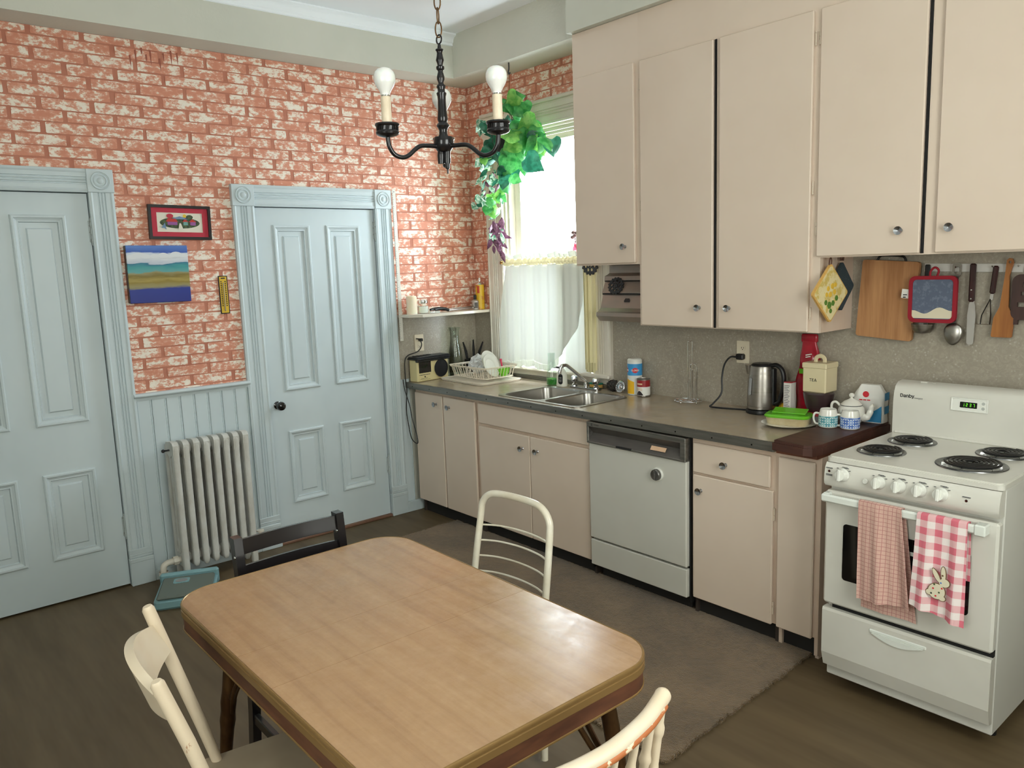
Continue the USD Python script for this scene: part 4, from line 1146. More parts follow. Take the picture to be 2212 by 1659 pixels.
T.part('badge_leaf', mv(lathe([(.0055, 0), (.0055, .0008), (0, .001)], 6), (.012, -.0399, .046), rx=90), 'bag_red', under=bd)

# ---------------------------------------------------------------- things hung on the wall over the stove
mat('board_wood', (192, 142, 96), .55, rgb2=(160, 110, 68), scale=(26, 26, 2.2), detail=6, bump=.0003, bscale=(50, 50, 5))
mat('turner_wood', (170, 110, 52), .5, rgb2=(148, 90, 40), scale=(40, 40, 3))
mat('dark_wood_tool', (70, 44, 38), .5, rgb2=(54, 34, 30), scale=(30, 30, 3))
mat('knife_handle', (58, 26, 26), .35, rgb2=(40, 20, 20), scale=(60, 60, 6))
mat('rail_white', (206, 202, 196), .4)
mat('quilt_red', (150, 22, 40), .8)
mat('quilt_blue', (92, 102, 122), .85, rgb2=(112, 120, 138), scale=(60, 60, 60), lo=.5, hi=.62)
mat('quilt_snow', (222, 212, 186), .85)
mat('quilt_cream', (226, 210, 160), .85, rgb2=(206, 180, 100), scale=(26, 26, 26), lo=.48, hi=.58)
mat('quilt_edge', (214, 168, 92), .85)
mat('quilt_leaf', (86, 124, 44), .85)
mat('quilt_sun', (222, 180, 62), .85)
mat('quilt_navy', (50, 64, 72), .9, rgb2=(84, 96, 100), scale=(160, 160, 160), lo=.6, hi=.68)
mat('leather_loop', (92, 60, 44), .6)
T = thing('cutting_board', 'worn wooden cutting board with black handle hanging over the counter end', 'cutting board', (2.976, -.022, 1.467))
bdp = rrect(-.121, .121, -.168, .168, .012)
T.part('board', mv(mv(prism(bdp, 0, .018), rx=90), ry=4), 'board_wood', smooth=False)
T.part('handle', mv(tube(smoothpath([(-.062, -.009, .166), (-.052, -.009, .184), (-.03, -.009, .190), (.03, -.009, .190), (.052, -.009, .184), (.062, -.009, .166)], 5), .005, 8), ry=4), 'black_plastic')
T = thing('utensil_rail', 'white wall strip holding the hanging kitchen utensils', 'rail', (3.29, -.008, 1.585), )
T.part('strip', mv(bx(-.175, .19, -.006, .003, -.004, .030, .002), ry=1.5), 'rail_white')
for x in (-.155, -.045, .02, .088, .148, .178):
    T.part('hook', tube(smoothpath([(x, -.006, .018), (x, -.022, .014), (x, -.026, .020)], 4), .0022, 6), 'chrome')
yb = -.030


def hang(name, label, catg, x, z, ry=0):
    return thing(name, label, catg, (x, yb, z))


T = hang('ladle', 'steel ladle half hidden behind the red-edged pot holder', 'ladle', 3.138, 1.34)
T.part('bowl', mv(lathe([(.045, .0), (.042, -.02), (.03, -.036), (.0, -.044), (.0, -.042), (.028, -.034), (.040, -.019), (.043, .0)], 24), (0, -.028, .030)), 'steel')
T.part('handle', bx(-.009, .009, -.004, .0, .02, .18, .002), 'steel')
T.part('grip', bx(-.010, .010, -.010, .004, .17, .275, .004), 'black_plastic')
T = hang('serving_spoon', 'large steel spoon with looped handle end', 'spoon', 3.250, 1.33)
sp_p = Polygon([(.0, -.048), (.022, -.030), (.034, -.004), (.032, .016), (.02, .032), (.0, .040), (-.02, .032), (-.032, .016), (-.034, -.004), (-.022, -.030)])
q = ball((0, 0, 0), (1, 1, 1), 3)
vv = np.asarray(q.vertices) * np.array([.036, .014, .046])
vv[:, 0] *= 1 + .35 * vv[:, 2] / .046 * .5
T.part('bowl', tm(vv + np.array([0, -.008, .0]), q.faces), 'sink_steel', smooth=60)
ha = sbox(-.008, .03, .008, .26).union(affinity.translate(rrect(-.017, .017, -.03, .03, .015), 0, .26)).difference(affinity.translate(rrect(-.009, .009, -.018, .012, .008), 0, .262))
T.part('handle', mv(prism(ha, 0, .003), rx=90), 'steel', smooth=False)
T = hang('palette_knife', 'long steel palette knife with riveted dark handle', 'spatula', 3.311, 1.29)
T.part('blade', mv(prism(Polygon([(-.012, .006), (-.008, 0), (.008, 0), (.013, .006), (.017, .12), (.012, .16), (.008, .175), (-.005, .175), (-.010, .16), (-.014, .12)]), 0, .002), rx=90), 'steel_matte', smooth=False)
h = T.part('handle', [bx(-.012, .010, -.009, .007, .172, .325, .005)], 'knife_handle')
for z in (.185, .22):
    T.part('rivet', mv(lathe([(.0035, 0), (.003, .001), (0, .0012)], 10), (-.001, -.009, z), rx=90), 'chrome', under=h)
T = hang('peeler', 'small steel slicer with dark handle and forked frame', 'peeler', 3.372, 1.37)
h = T.part('handle', mv(bx(-.010, .010, -.008, .006, .125, .235, .005), ry=5), 'knife_handle')
T.part('shank', mv(bx(-.006, .006, -.003, .001, .10, .128, .001), ry=5), 'steel_matte')
T.part('fork', [tube([(.006, -.001, .105), (-.022, -.001, .04), (-.026, -.001, .004)], .005, 6, flat=.4), tube([(.006, -.001, .105), (.010, -.001, .04), (.008, -.001, .004)], .005, 6, flat=.4)], 'drip_pan')
T.part('wire', tube([(-.05, -.001, .004), (.026, -.001, .004)], .0012, 6), 'chrome')
T = hang('wooden_turner', 'wooden spatula hanging from the end of the rail', 'spatula', 3.428, 1.325)
tp = Polygon([(-.040, .004), (-.036, 0), (.030, 0), (.034, .004), (.038, .075), (.016, .12), (.014, .24), (.026, .29), (.022, .305), (.010, .308), (.002, .30), (-.002, .24), (-.014, .12), (-.034, .075)])
T.part('spatula', mv(prism(tp.difference(Point(.013, .292).buffer(.005)), 0, .008), rx=90), 'turner_wood', smooth=False)
T = hang('slotted_turner', 'dark wooden slotted tool at the right edge of the picture', 'spatula', 3.525, 1.395)
sl = rrect(-.072, .072, .0, .175, .03).union(sbox(-.06, -.018, -.045, .01)).difference(sbox(-.035, .125, .06, .145)).difference(sbox(-.04, .095, .06, .108)).difference(sbox(-.05, .05, .06, .068))
T.part('head', mv(prism(sl, 0, .010), rx=90), 'dark_wood_tool', smooth=False)
T = thing('pot_holder', 'square quilted pot holder with red binding, hung on the utensil rail', 'pot holder', (3.176, -.062, 1.473))
T.part('binding', mv(prism(rrect(-.094, .094, -.096, .096, .026).difference(rrect(-.079, .079, -.081, .081, .016)), -.001, .013), rx=90), 'quilt_red')
pd = T.part('quilted_face', mv(prism(rrect(-.081, .081, -.083, .083, .018), 0, .009), rx=90), 'quilt_blue')
sn = Polygon([(-.079, -.078)] + [(x, -.046 + .010 * math.sin(x * 60) + .12 * x) for x in np.linspace(-.079, .079, 14)] + [(.079, -.078)]).intersection(rrect(-.079, .079, -.081, .081, .016))
T.part('snow_print', mv(prism(sn, .009, .0096), rx=90), 'quilt_snow', under=pd)
T.part('hanging_loop', tube(smoothpath([(-.014, -.006, .092), (-.012, -.006, .115), (.004, -.006, .130), (.018, -.004, .118), (.014, -.006, .094)], 5), .0045, 8), 'quilt_red')
tg = T.part('care_tag', mv(bx(-.128, -.090, -.004, -.003, -.008, .030), ry=6), 'paper_white', label='small white care tag')
T.part('tag_print', [bx(-.120, -.104, -.0047, -.0041, .016, .020), bx(-.120, -.108, -.0047, -.0041, .006, .010)], 'print_black', smooth=False, under=tg, kind='stuff')


def diamond(s, t):
    return mv(prism(rrect(-s, s, -s, s, .012), -t / 2, t / 2), rx=90, ry=45)


T = thing('pot_holder', 'cream diamond-hung pot holder with yellow flowers on the cabinet side', 'pot holder', (2.842, -.279, 1.507), 84)
T.part('edge', diamond(.090, .010), 'quilt_edge')
qf = T.part('quilted_face', diamond(.084, .014), 'quilt_cream')
fl = [(.01, .03, .014), (-.02, .02, .012), (.025, .005, .013), (-.005, -.005, .013), (.03, .035, .011), (-.03, -.005, .011)]
T.part('flower_print', [mv(lathe([(r, 0), (r * .8, .0015), (r * .25, .001), (0, .002)], 7), (x, -.0068, z), rx=90) for x, z, r in fl], 'quilt_sun', under=qf, kind='stuff')
T.part('leaf_print', [mv(lathe([(r, 0), (r * .7, .001), (0, .0012)], 6), (x, -.0068, z), rx=90) for x, z, r in ((-.01, -.05, .018), (.016, -.042, .014), (.04, -.022, .014), (-.035, -.038, .013), (.0, -.075, .012))], 'quilt_leaf', under=qf, kind='stuff')
T.part('hanging_loop', tube(smoothpath([(-.008, 0, .120), (-.006, 0, .140), (.002, 0, .150), (.008, 0, .138), (.006, 0, .120)], 4), .003, 6), 'leather_loop')
T = thing('pot_holder', 'dark navy speckled pot holder behind the flowered one', 'pot holder', (2.824, -.145, 1.530), 90)
T.part('quilted_face', diamond(.077, .010), 'quilt_navy')
T.part('hanging_loop', tube(smoothpath([(-.010, 0, .112), (-.012, 0, .135), (.0, 0, .150), (.012, 0, .135), (.010, 0, .112)], 4), .005, 8), 'leather_loop')

# metal paper dispenser and trivets
mat('dispenser_metal', (150, 142, 134), .42, .55, rgb2=(170, 150, 138), scale=(5, 5, 9), detail=6)
mat('iron_black', (48, 50, 54), .6)
T = thing('paper_dispenser', 'old stepped metal kitchen paper dispenser under the short wall cabinet', 'dispenser', (1.60, -.1, 1.33))
pf = [(-.006, 1.650), (-.05, 1.650), (-.052, 1.607), (-.066, 1.600), (-.092, 1.590), (-.095, 1.566), (-.086, 1.565), (-.115, 1.498), (-.115, 1.494), (-.105, 1.493), (-.130, 1.41), (-.150, 1.392), (-.166, 1.385), (-.168, 1.365), (-.140, 1.335), (-.006, 1.335)]
m = prism(Polygon(pf), 1.372, 1.808)
v = np.asarray(m.vertices)
ho = T.part('housing', tm(np.stack([v[:, 2], v[:, 0], v[:, 1]], 1), m.faces), 'dispenser_metal', smooth=12, world=True)
T.part('slot', [bx(1.376, 1.806, -.098, -.088, 1.5595, 1.5645), bx(1.376, 1.806, -.118, -.107, 1.486, 1.492)], 'black_gap', world=True, under=ho, kind='stuff')
T.part('finger_notch', mv(prism(Polygon([(-.02, -.014), (.02, -.014), (.021, -.004), (.014, .008), (-.014, .008), (-.021, -.004)]), 0, .002), (1.565, -.1175, 1.457), rx=90 - 17), 'black_plastic', world=True, under=ho)


def trivet(R):
    p = Point(0, 0).buffer(R, quad_segs=12)
    for k in range(16):
        a = k * math.pi / 8
        p = p.union(Point(R * math.cos(a), R * math.sin(a)).buffer(R * .12, quad_segs=3))
    for k in range(8):
        a = (k + .5) * math.pi / 4
        p = p.difference(affinity.scale(Point(R * .62 * math.cos(a), R * .62 * math.sin(a)).buffer(R * .15, quad_segs=4), 1, 1))
        p = p.difference(Point(R * .30 * math.cos(a + .39), R * .30 * math.sin(a + .39)).buffer(R * .08, quad_segs=3))
    return prism(p, 0, .006)


T = thing('trivet', 'black cast iron trivet hung on the window casing, half behind the cabinet', 'trivet', (1.236, -.068, 1.665))
T.part('casting', mv(trivet(.062), rx=90), 'iron_black', smooth=False)
T = thing('trivet', 'black cast iron trivet leaning on the metal dispenser', 'trivet', (1.478, -.112, 1.535), 0)
T.part('casting', mv(trivet(.046), rx=68, ry=30), 'iron_black', smooth=False)
# ---------------------------------------------------------------- wall pictures, thermometer, yardstick, shelf
mat('frame_black', (24, 18, 20), .35)
mat('mat_red', (186, 40, 62), .6)
mat('art_paper', (226, 220, 204), .7)
mat('art_dark', (46, 52, 44), .7, rgb2=(86, 104, 62), scale=(60, 60, 60))
mat('art_red', (190, 58, 50), .7)
mat('art_purple', (150, 90, 150), .7)
mat('art_teal', (110, 160, 150), .7)
mat('art_yellow', (226, 190, 60), .7)
mat('art_blue', (110, 140, 170), .7)
mat('yardstick_white', (214, 210, 200), .5)
mat('curtain_hem', (206, 196, 150), .8)
mat('vase_pink', (226, 90, 120), .2, trans=.3)
mat('dry_flower', (104, 78, 78), .8)
mat('thread_brown', (110, 78, 48), .9)
mat('cloud_paint', (224, 226, 230), .5)
mat('thermo_yellow', (216, 176, 44), .45)


def flatA(poly, y, z, x, th=.0012, rx=0):
    """A flat shape on the left wall: polygon in (y, z) metres about (y, z)."""
    m = prism(poly, 0, th)
    v = np.asarray(m.vertices)
    c, s = math.cos(math.radians(rx)), math.sin(math.radians(rx))
    return tm(np.stack([x + v[:, 2], y + c * v[:, 0] - s * v[:, 1], z + s * v[:, 0] + c * v[:, 1]], 1), m.faces)


def ell(cx, cy, a, b, n=8):
    return affinity.translate(affinity.scale(Point(0, 0).buffer(1, quad_segs=n), a, b), cx, cy)


py, pz, pr_ = -2.022, 1.968, -1.2
T = thing('framed_picture', 'small black-framed farm picture with red mat, above the seascape', 'picture', (.004, py, pz - .092))
fr = sbox(-.165, -.092, .165, .092).difference(sbox(-.150, -.077, .150, .077))
T.part('frame', flatA(fr, py, pz, .0035, .018, pr_), 'frame_black', smooth=False, world=True)
T.part('red_mat', flatA(sbox(-.151, -.078, .151, .078).difference(sbox(-.121, -.052, .121, .052)), py, pz, .006, .006, pr_), 'mat_red', smooth=False, world=True)
pp_ = T.part('print', flatA(sbox(-.122, -.053, .122, .053), py, pz, .005, .004, pr_), 'art_paper', smooth=False, world=True)
art = [('art_dark', ell(0, -.002, .106, .030)), ('art_blue', Polygon([(-.05, .018), (0, .034), (.05, .018)])), ('art_red', Polygon([(-.075, .004), (-.062, .022), (-.022, .020), (-.010, .002)])), ('art_purple', sbox(-.066, -.014, -.014, .003)),
       ('art_red', Polygon([(.012, .004), (.028, .020), (.046, .004)])), ('art_teal', sbox(.018, -.014, .042, .004)), ('art_red', Polygon([(.046, .004), (.066, .020), (.09, .004)])), ('art_purple', sbox(.054, -.014, .084, .004)),
       ('art_yellow', ell(.026, .036, .009, .009)), ('art_dark', ell(.052, .030, .018, .012)), ('mat_red', ell(-.052, .034, .018, .012)), ('art_paper', Polygon([(-.004, -.004), (.004, -.004), (.016, -.04), (-.012, -.04)])), ('art_blue', Polygon([(-.10, -.03), (-.08, -.002), (-.074, -.04), (-.086, -.03)]))]
for i, (mm, pl) in enumerate(art):
    T.part('painted_shape', flatA(pl, py, pz, .009 + .0003 * i, .0004, pr_), mm, smooth=False, world=True, under=pp_)
# seascape: bands of paint by height, broken up by noise
N = {'c': ('texture_coordinate', {}), 's': ('separate_xyz', {}), 'm': ('mapping', dict(mapping_type='point', scale=(9, 9, 42))), 'n': ('noise_texture', dict(scale=1.0, detail=4.0)), 'm2': ('mapping', dict(mapping_type='point', scale=(20, 20, 26))), 'n2': ('noise_texture', dict(scale=1.0, detail=3.0)),
     'a': ('math', dict(math_type='multiply_add', value2=.045)), 'b': ('math', dict(math_type='multiply_add', value2=3.27, value3=-.075)),
     'r': ('rgb_ramp', dict(ramp=[(0, lin((24, 40, 128))), (.24, lin((26, 48, 140))), (.29, lin((150, 140, 90))), (.36, lin((140, 120, 40))), (.40, lin((166, 146, 70))), (.46, lin((122, 104, 34))), (.52, lin((150, 140, 96))), (.54, lin((92, 160, 160))), (.62, lin((60, 150, 152))), (.685, lin((40, 110, 140))), (.69, lin((186, 194, 208))), (.78, lin((222, 224, 228))), (.85, lin((206, 214, 228))), (.875, lin((50, 88, 176))), (1, lin((86, 126, 196)))])), 'p': ('principled_bsdf', dict(roughness=.45))}
MAT['seascape_paint'] = usdkit.material(stage, '/World/Looks/seascape_paint', N, [('c.object', 'm.vector'), ('m.vector', 'n.vector'), ('c.object', 's.vector'), ('n.fac', 'a.value1'), ('s.z', 'a.value3'), ('a.value', 'b.value1'), ('b.value', 'r.fac'), ('r.color', 'p.base_color')], surface='p.BSDF')
T = thing('canvas_painting', 'unframed square seascape canvas, blue and green, beside the left door', 'painting', (.004, -2.166, 1.540))
T.part('canvas', mv(bx(.0, .030, -.158, .158, .0, .305, .002), rx=-.6), 'seascape_paint', smooth=False)
T.part('side_edge', mv(bx(.0, .0295, -.1605, -.158, .002, .303), rx=-.6), 'frame_black', smooth=False)
for i, (cy, cz, a, b) in enumerate(((-.095, .252, .042, .014), (-.128, .245, .026, .012), (-.062, .247, .026, .012), (-.015, .247, .024, .013), (.028, .251, .027, .015), (.06, .246, .022, .010), (.095, .256, .030, .015), (.132, .250, .022, .012))):
    T.part('painted_cloud', mv(flatA(ell(cy, cz, a, b), 0, 0, .0302 + .0003 * i, .0004), rx=-.6), 'cloud_paint', smooth=False)
ty, tz = -1.815, 1.563
T = thing('wall_thermometer', 'narrow yellow wall thermometer with black edge left of the second door', 'thermometer', (.004, ty, tz - .11))
T.part('edge', flatA(rrect(-.026, .026, -.108, .108, .003), ty, tz, .0035, .006), 'frame_black', smooth=False, world=True)
fc = T.part('face', flatA(rrect(-.021, .021, -.103, .103, .002), ty, tz, .0090, .0012), 'thermo_yellow', smooth=False, world=True)
for k in range(14):
    for sx in (-1, 1):
        T.part('scale_mark', flatA(sbox(sx * .008 - .0035, -.003, sx * .008 + .0035, .003), ty + sx * .004, tz + .075 - k * .0105, .0101, .0006), 'print_black', smooth=False, world=True, under=fc)
T.part('lettering', flatA(sbox(-.012, -.003, .012, .003), ty, tz + .094, .0101, .0006), 'print_black', smooth=False, world=True, under=fc)
T.part('tube', [tube([(.0125, ty, tz - .085), (.0125, ty, tz + .07)], .0022, 8), ball((.0125, ty, tz - .088), .0045, 1)], 'clear_plastic_grey', world=True, under=fc)
T = thing('yardstick', 'thin pale yardstick hanging on the right edge of the second door casing', 'yardstick', (.034, -.656, 1.194))
T.part('stick', bx(0, .005, -.013, .013, 0, .995, .001), 'yardstick_white')
T.part('graduations', [bx(.0048, .0056, -.013, -.013 + (.010 if k % 4 == 0 else .005), .02 + k * .012, .0215 + k * .012) for k in range(80)], 'print_grey', smooth=False, kind='stuff')
T.part('hanging_hole', mv(lathe([(.003, 0), (.0025, .0006), (0, .0008)], 10), (.005, 0, .98), ry=90), 'print_black')
ST = 1.371
T = thing('corner_shelf', 'small white painted shelf in the corner over the radio', 'shelf', (.1, -.33, ST - .018))
T.part('board', prism(Polygon([(.005, -.662), (.125, -.652), (.203, -.59), (.203, -.006), (.005, -.006)]), ST - .018, ST), 'window_paint', smooth=False, world=True)
T = thing('candle', 'fat cream pillar candle at the left end of the corner shelf', 'candle', (.075, -.588, ST))
T.part('wax', lathe([(0, 0), (.036, 0), (.037, .004), (.036, .112), (.030, .122), (.018, .12), (0, .118)], 28), 'candle_wax')
T.part('wick', tube([(0, 0, .116), (.002, 0, .13)], .0012, 6), 'print_black')
T = thing('jar', 'small glass jar of white powder with metal lid on the corner shelf', 'jar', (.085, -.505, ST))
T.part('contents', lathe([(0, .003), (.034, .004), (.036, .012), (.036, .048), (0, .05)], 24), 'paper_white')
T.part('glass_body', lathe([(0, 0), (.037, 0), (.039, .008), (.039, .058), (.032, .068), (.031, .072)], 24), 'clear_glass')
T.part('lid', lathe([(.034, .068), (.035, .070), (.035, .088), (.033, .091), (0, .091)], 24), 'chrome')
single('lighter', [tube([(.178, -.515, ST + .011), (.172, -.475, ST + .011)], .0105, 10), bx(.16, .182, -.473, -.43, ST, ST + .018, .004)], 'chrome', 'small chrome lighter lying at the front of the corner shelf', 'lighter')
T = thing('tongs', 'pair of steel tongs with dark grips lying along the corner shelf', 'tongs', (.13, -.29, ST))
T.part('grip', [tube(smoothpath([(.02, -.165, .022), (.015, -.12, .028), (.02, -.085, .024), (.03, -.055, .014)], 5), .011, 10), tube(smoothpath([(-.03, -.165, .018), (-.03, -.11, .026), (-.01, -.05, .02)], 5), .012, 10)], 'black_plastic')
T.part('arms', [tube([(.028, -.06, .012), (.03, .17, .018)], [.011, .007], 8, flat=.6), tube([(-.01, -.05, .018), (.0, .18, .026)], [.008, .006], 8, flat=.6), mv(lathe([(.012, 0), (.012, .005), (0, .006)], 12), (.03, .15, .018))], 'steel')
T = thing('dropper_bottle', 'small pale bottle with black cap beside the yellow spray can', 'bottle', (.125, -.088, ST))
T.part('bottle', lathe([(0, 0), (.022, 0), (.024, .004), (.024, .062), (.010, .072)], 20), 'steel_matte')
T.part('cap', lathe([(.010, .070), (.011, .10), (.008, .104), (0, .105)], 14), 'black_plastic')
T.part('label', grid(lambda u, w: (.0244 * math.cos(-.9 + 1.0 * u), .0244 * math.sin(-.9 + 1.0 * u), .012 + .04 * w), 8, 2), 'panel_grey')
T = thing('spray_can', 'tall yellow aerosol can at the right end of the corner shelf', 'spray can', (.118, -.037, ST))
T.part('can', lathe([(0, 0), (.030, 0), (.032, .003), (.031, .006), (.031, .172), (.032, .174)], 28), 'spray_yellow')
T.part('dome', lathe([(.032, .174), (.026, .184), (.018, .192), (.012, .197), (.012, .202), (0, .203)], 24), 'chrome')
T.part('nozzle', lathe([(.007, .202), (.007, .218), (.005, .221), (0, .221)], 14), 'white_plastic')
T.part('red_print', grid(lambda u, w: (.0314 * math.cos(-1.35 + .6 * u), .0314 * math.sin(-1.35 + .6 * u), .115 + .05 * w), 8, 3), 'spray_red')

# ---------------------------------------------------------------- curtain and window sill
cloth('curtain_white', (226, 228, 220), thin=.010, trans=.046)
cloth('curtain_cream', (232, 222, 180), thin=.004, trans=.085)
cloth('curtain_lace', (232, 236, 224), thin=.016, trans=.05)
T = thing('cafe_curtain', 'sheer white cafe curtain with gathered cream header over the lower window', 'curtain', (.78, -.06, .985))
ZT = 1.672


def folds(x, z, ph=0.0, amp=.010):
    return amp * (math.sin(x * 47 + ph) + .5 * math.sin(x * 91 + 1.3 + ph) + .4 * math.sin(x * 23 + z * 2.0))


def main_sheet(u, v):
    z = ZT - (ZT - 1.035 + .012 * math.sin(u * 9)) * v
    xl = .432 - .085 * v ** .8
    t = max(0, (v - .35) / .65)
    xr = 1.175 - .02 * v - .20 * t ** 1.7
    x = xl + (xr - xl) * u
    if u > .8:
        z += .055 * ((u - .8) / .2) ** 1.5 * t
    return (x, -.062 + folds(x, z) * (.6 + .5 * v) - .02 * t * u, z)


T.part('sheer_panel', grid(main_sheet, 150, 28), 'curtain_white', smooth=True, world=True)
T.part('bottom_frill', grid(lambda u, v: tuple(np.array(main_sheet(u, 1.0)) + np.array([0, -.002 + .006 * math.sin(u * 130) * v, -.04 * v - .005 * v * math.sin(u * 40)])), 200, 4), 'curtain_lace', smooth=True, world=True)
T.part('rear_panel', grid(lambda u, v: (.93 + .27 * u, -.046 + folds(.93 + .27 * u, 0, 2.0, .005), ZT - .685 * v), 60, 6), 'curtain_white', smooth=True, world=True)
T.part('side_panel', grid(lambda u, v: (1.165 + .095 * u + .004 * v, -.060 + .010 * math.sin(u * 21) + .004 * math.sin(u * 43), ZT + .01 - .66 * v), 60, 6), 'curtain_cream', smooth=True, world=True, label='opaque cream strip of curtain at the right')
T.part('side_hem', grid(lambda u, v: (1.190 + .072 * u, -.074 + .006 * math.sin(u * 21), 1.07 - .058 * v), 20, 3), 'curtain_hem', smooth=True, world=True)
T.part('rod_pocket', grid(lambda u, v: (.425 + .785 * u, -.062 - .012 * math.sin(math.pi * v) + .0035 * math.sin(u * 160), ZT + .042 - .045 * v), 220, 5), 'curtain_cream', smooth=True, world=True)
T.part('ruffle', grid(lambda u, v: (.405 + .80 * u, -.062 + (.010 + .012 * v) * math.sin(u * 95 + 2 * math.sin(u * 17)), ZT + .04 + (.028 + .010 * math.sin(u * 31)) * v), 260, 4), 'curtain_lace', smooth=True, world=True)
single('curtain_rod', [tube([(.385, -.058, ZT + .02), (1.27, -.058, ZT + .02)], .005, 8), bx(.380, .392, -.062, -.0285, ZT + .01, ZT + .03, .002), bx(1.264, 1.276, -.062, -.0285, ZT + .01, ZT + .03, .002)], 'brass', 'thin curtain rod across the middle of the window', 'curtain rod')
T = thing('bud_vase', 'pink glass bud vase with dried flowers on the sash, half hidden by the cabinet', 'vase', (1.0, .064, 1.691))
T.part('vase', lathe([(0, 0), (.026, 0), (.032, .02), (.030, .075), (.022, .095), (.024, .105)], 20), 'vase_pink')
rg = np.random.default_rng(5)
for k in range(7):
    a, l = rg.uniform(0, 6.28), rg.uniform(.03, .075)
    e = (.045 * math.cos(a) * rg.uniform(.3, 1), .03 * math.sin(a) * rg.uniform(.3, 1), .10 + l)
    T.part('stem', tube([(0, 0, .06), (e[0] * .5, e[1] * .5, .10), e], .0013, 5), 'dry_flower')
    T.part('flower', ball(e, (.014, .012, .011), 1), 'dry_flower')

# ---------------------------------------------------------------- towels on the oven handle
def towel_mat(name, base, line, period, width, soft=False):
    """Woven check: soft = gingham (half tones where one set of bands crosses), else thin lines."""
    N = {'c': ('texture_coordinate', {}), 's': ('separate_xyz', {}), 'p': ('principled_bsdf', dict(roughness=.9, sheen_weight=.2)), 'mx': ('mix', dict(mix_type='mix', color1=lin(base), color2=lin(line))), 'n': ('noise_texture', dict(scale=900.0, detail=1.0)), 'b': ('bump', dict(distance=.0006, strength=.6))}
    L = [('c.object', 's.vector'), ('mx.color', 'p.base_color'), ('c.object', 'n.vector'), ('n.fac', 'b.height'), ('b.normal', 'p.normal')]
    for ax in 'xz':
        N['d' + ax] = ('math', dict(math_type='multiply_add', value2=1 / period, value3=.31))
        N['f' + ax] = ('math', dict(math_type='fraction'))
        N['l' + ax] = ('math', dict(math_type='less_than', value2=width))
        L += [('s.' + ax, 'd' + ax + '.value1'), ('d' + ax + '.value', 'f' + ax + '.value1'), ('f' + ax + '.value', 'l' + ax + '.value1')]
    if soft:
        N['sum'], N['h'] = ('math', dict(math_type='add')), ('math', dict(math_type='multiply', value2=.5))
        L += [('lx.value', 'sum.value1'), ('lz.value', 'sum.value2'), ('sum.value', 'h.value1'), ('h.value', 'mx.fac')]
    else:
        N['sum'], N['h'] = ('math', dict(math_type='maximum')), ('math', dict(math_type='multiply', value2=.75))
        L += [('lx.value', 'sum.value1'), ('lz.value', 'sum.value2'), ('sum.value', 'h.value1'), ('h.value', 'mx.fac')]
    MAT[name] = usdkit.material(stage, '/World/Looks/' + name, N, L, surface='p.BSDF')


towel_mat('towel_grid', (210, 170, 156), (160, 92, 92), .0145, .11)
towel_mat('towel_gingham', (236, 224, 220), (220, 112, 128), .047, .5, True)


def towel(x0t, x1t, x0b, x1b, zf, zb, slant, ph, flare=.0):
    """Front sheet over the handle, round its top, and a shorter back sheet."""
    yf, yb_, zt = -.8275, -.799, .803
    path = [(yf - .004 - flare, zf), (yf - .003, zf + .12), (yf - .001, .70), (yf, .79), (yf + .004, .8035), (yf + .014, .806), (yb_ - .004, .8035), (yb_, .79), (yb_ + .002, .73), (yb_ + .003, zb)]
    pts = smoothpath([(0, a, b) for a, b in path], 5)

    def f(u, v):
        i = v * (len(pts) - 1)
        k = min(int(i), len(pts) - 2)
        q = pts[k] + (pts[k + 1] - pts[k]) * (i - k)
        front = v < .5
        d = max(0, (.80 - q[2]) / (.80 - zf))
        xa, xb = x0t + (x0b - x0t) * d, x1t + (x1b - x1t) * d
        amp = (.0015 + .009 * d) * (1 if front else .25)
        x = xa + (xb - xa) * u
        z = q[2] + (slant * (u - .5) * d if front else 0)
        return (x, q[1] - abs(amp) + amp * math.sin(u * 10 + ph) + .4 * amp * math.sin(u * 23 + ph * 2), z)
    return slab(f, 40, 46, .002)


T = thing('dish_towel', 'dusty pink dish towel with thin dark red grid on the oven handle', 'towel', (3.335, -.82, .43))
T.part('cloth', towel(3.256, 3.405, 3.262, 3.452, .452, .40, .02, .5), 'towel_grid', world=True, smooth=40)
T = thing('dish_towel', 'pink gingham dish towel with embroidered rabbit on the oven handle', 'towel', (3.53, -.82, .47))
T.part('cloth', towel(3.456, 3.612, 3.448, 3.622, .470, .60, -.03, 2.6, .004), 'towel_gingham', world=True, smooth=40)
rab = ell(-.004, -.028, .026, .026).union(ell(.018, .006, .016, .014)).union(affinity.rotate(ell(.002, .034, .007, .024), 30, origin=(.012, .012))).union(affinity.rotate(ell(.016, .036, .007, .024), 5, origin=(.016, .012))).union(ell(-.028, -.036, .009, .009)).union(ell(.014, -.048, .010, .008))
rb = T.part('rabbit_outline', mv(prism(rab.buffer(.002), 0, .0012), (3.540, -.8455, .585), rx=88), 'thread_brown', smooth=False, world=True)
T.part('rabbit', mv(prism(rab, .001, .0022), (3.540, -.8455, .585), rx=88), 'quilt_snow', smooth=False, world=True, under=rb)
for k, (x, z, mm) in enumerate([(-.015, -.02, 'bag_red'), (.004, -.03, 'art_dark'), (.012, -.014, 'bag_red'), (-.006, -.044, 'bag_red'), (-.02, -.038, 'art_dark'), (.008, .004, 'mug_blue'), (-.012, -.006, 'art_dark'), (.012, .03, 'thread_brown')]):
    T.part('stitched_flower', mv(mv(lathe([(.0035, 0), (.003, .0008), (0, .001)], 5), (x, z, .0022)), (3.540, -.8455, .585), rx=88), mm, world=True, under=rb)

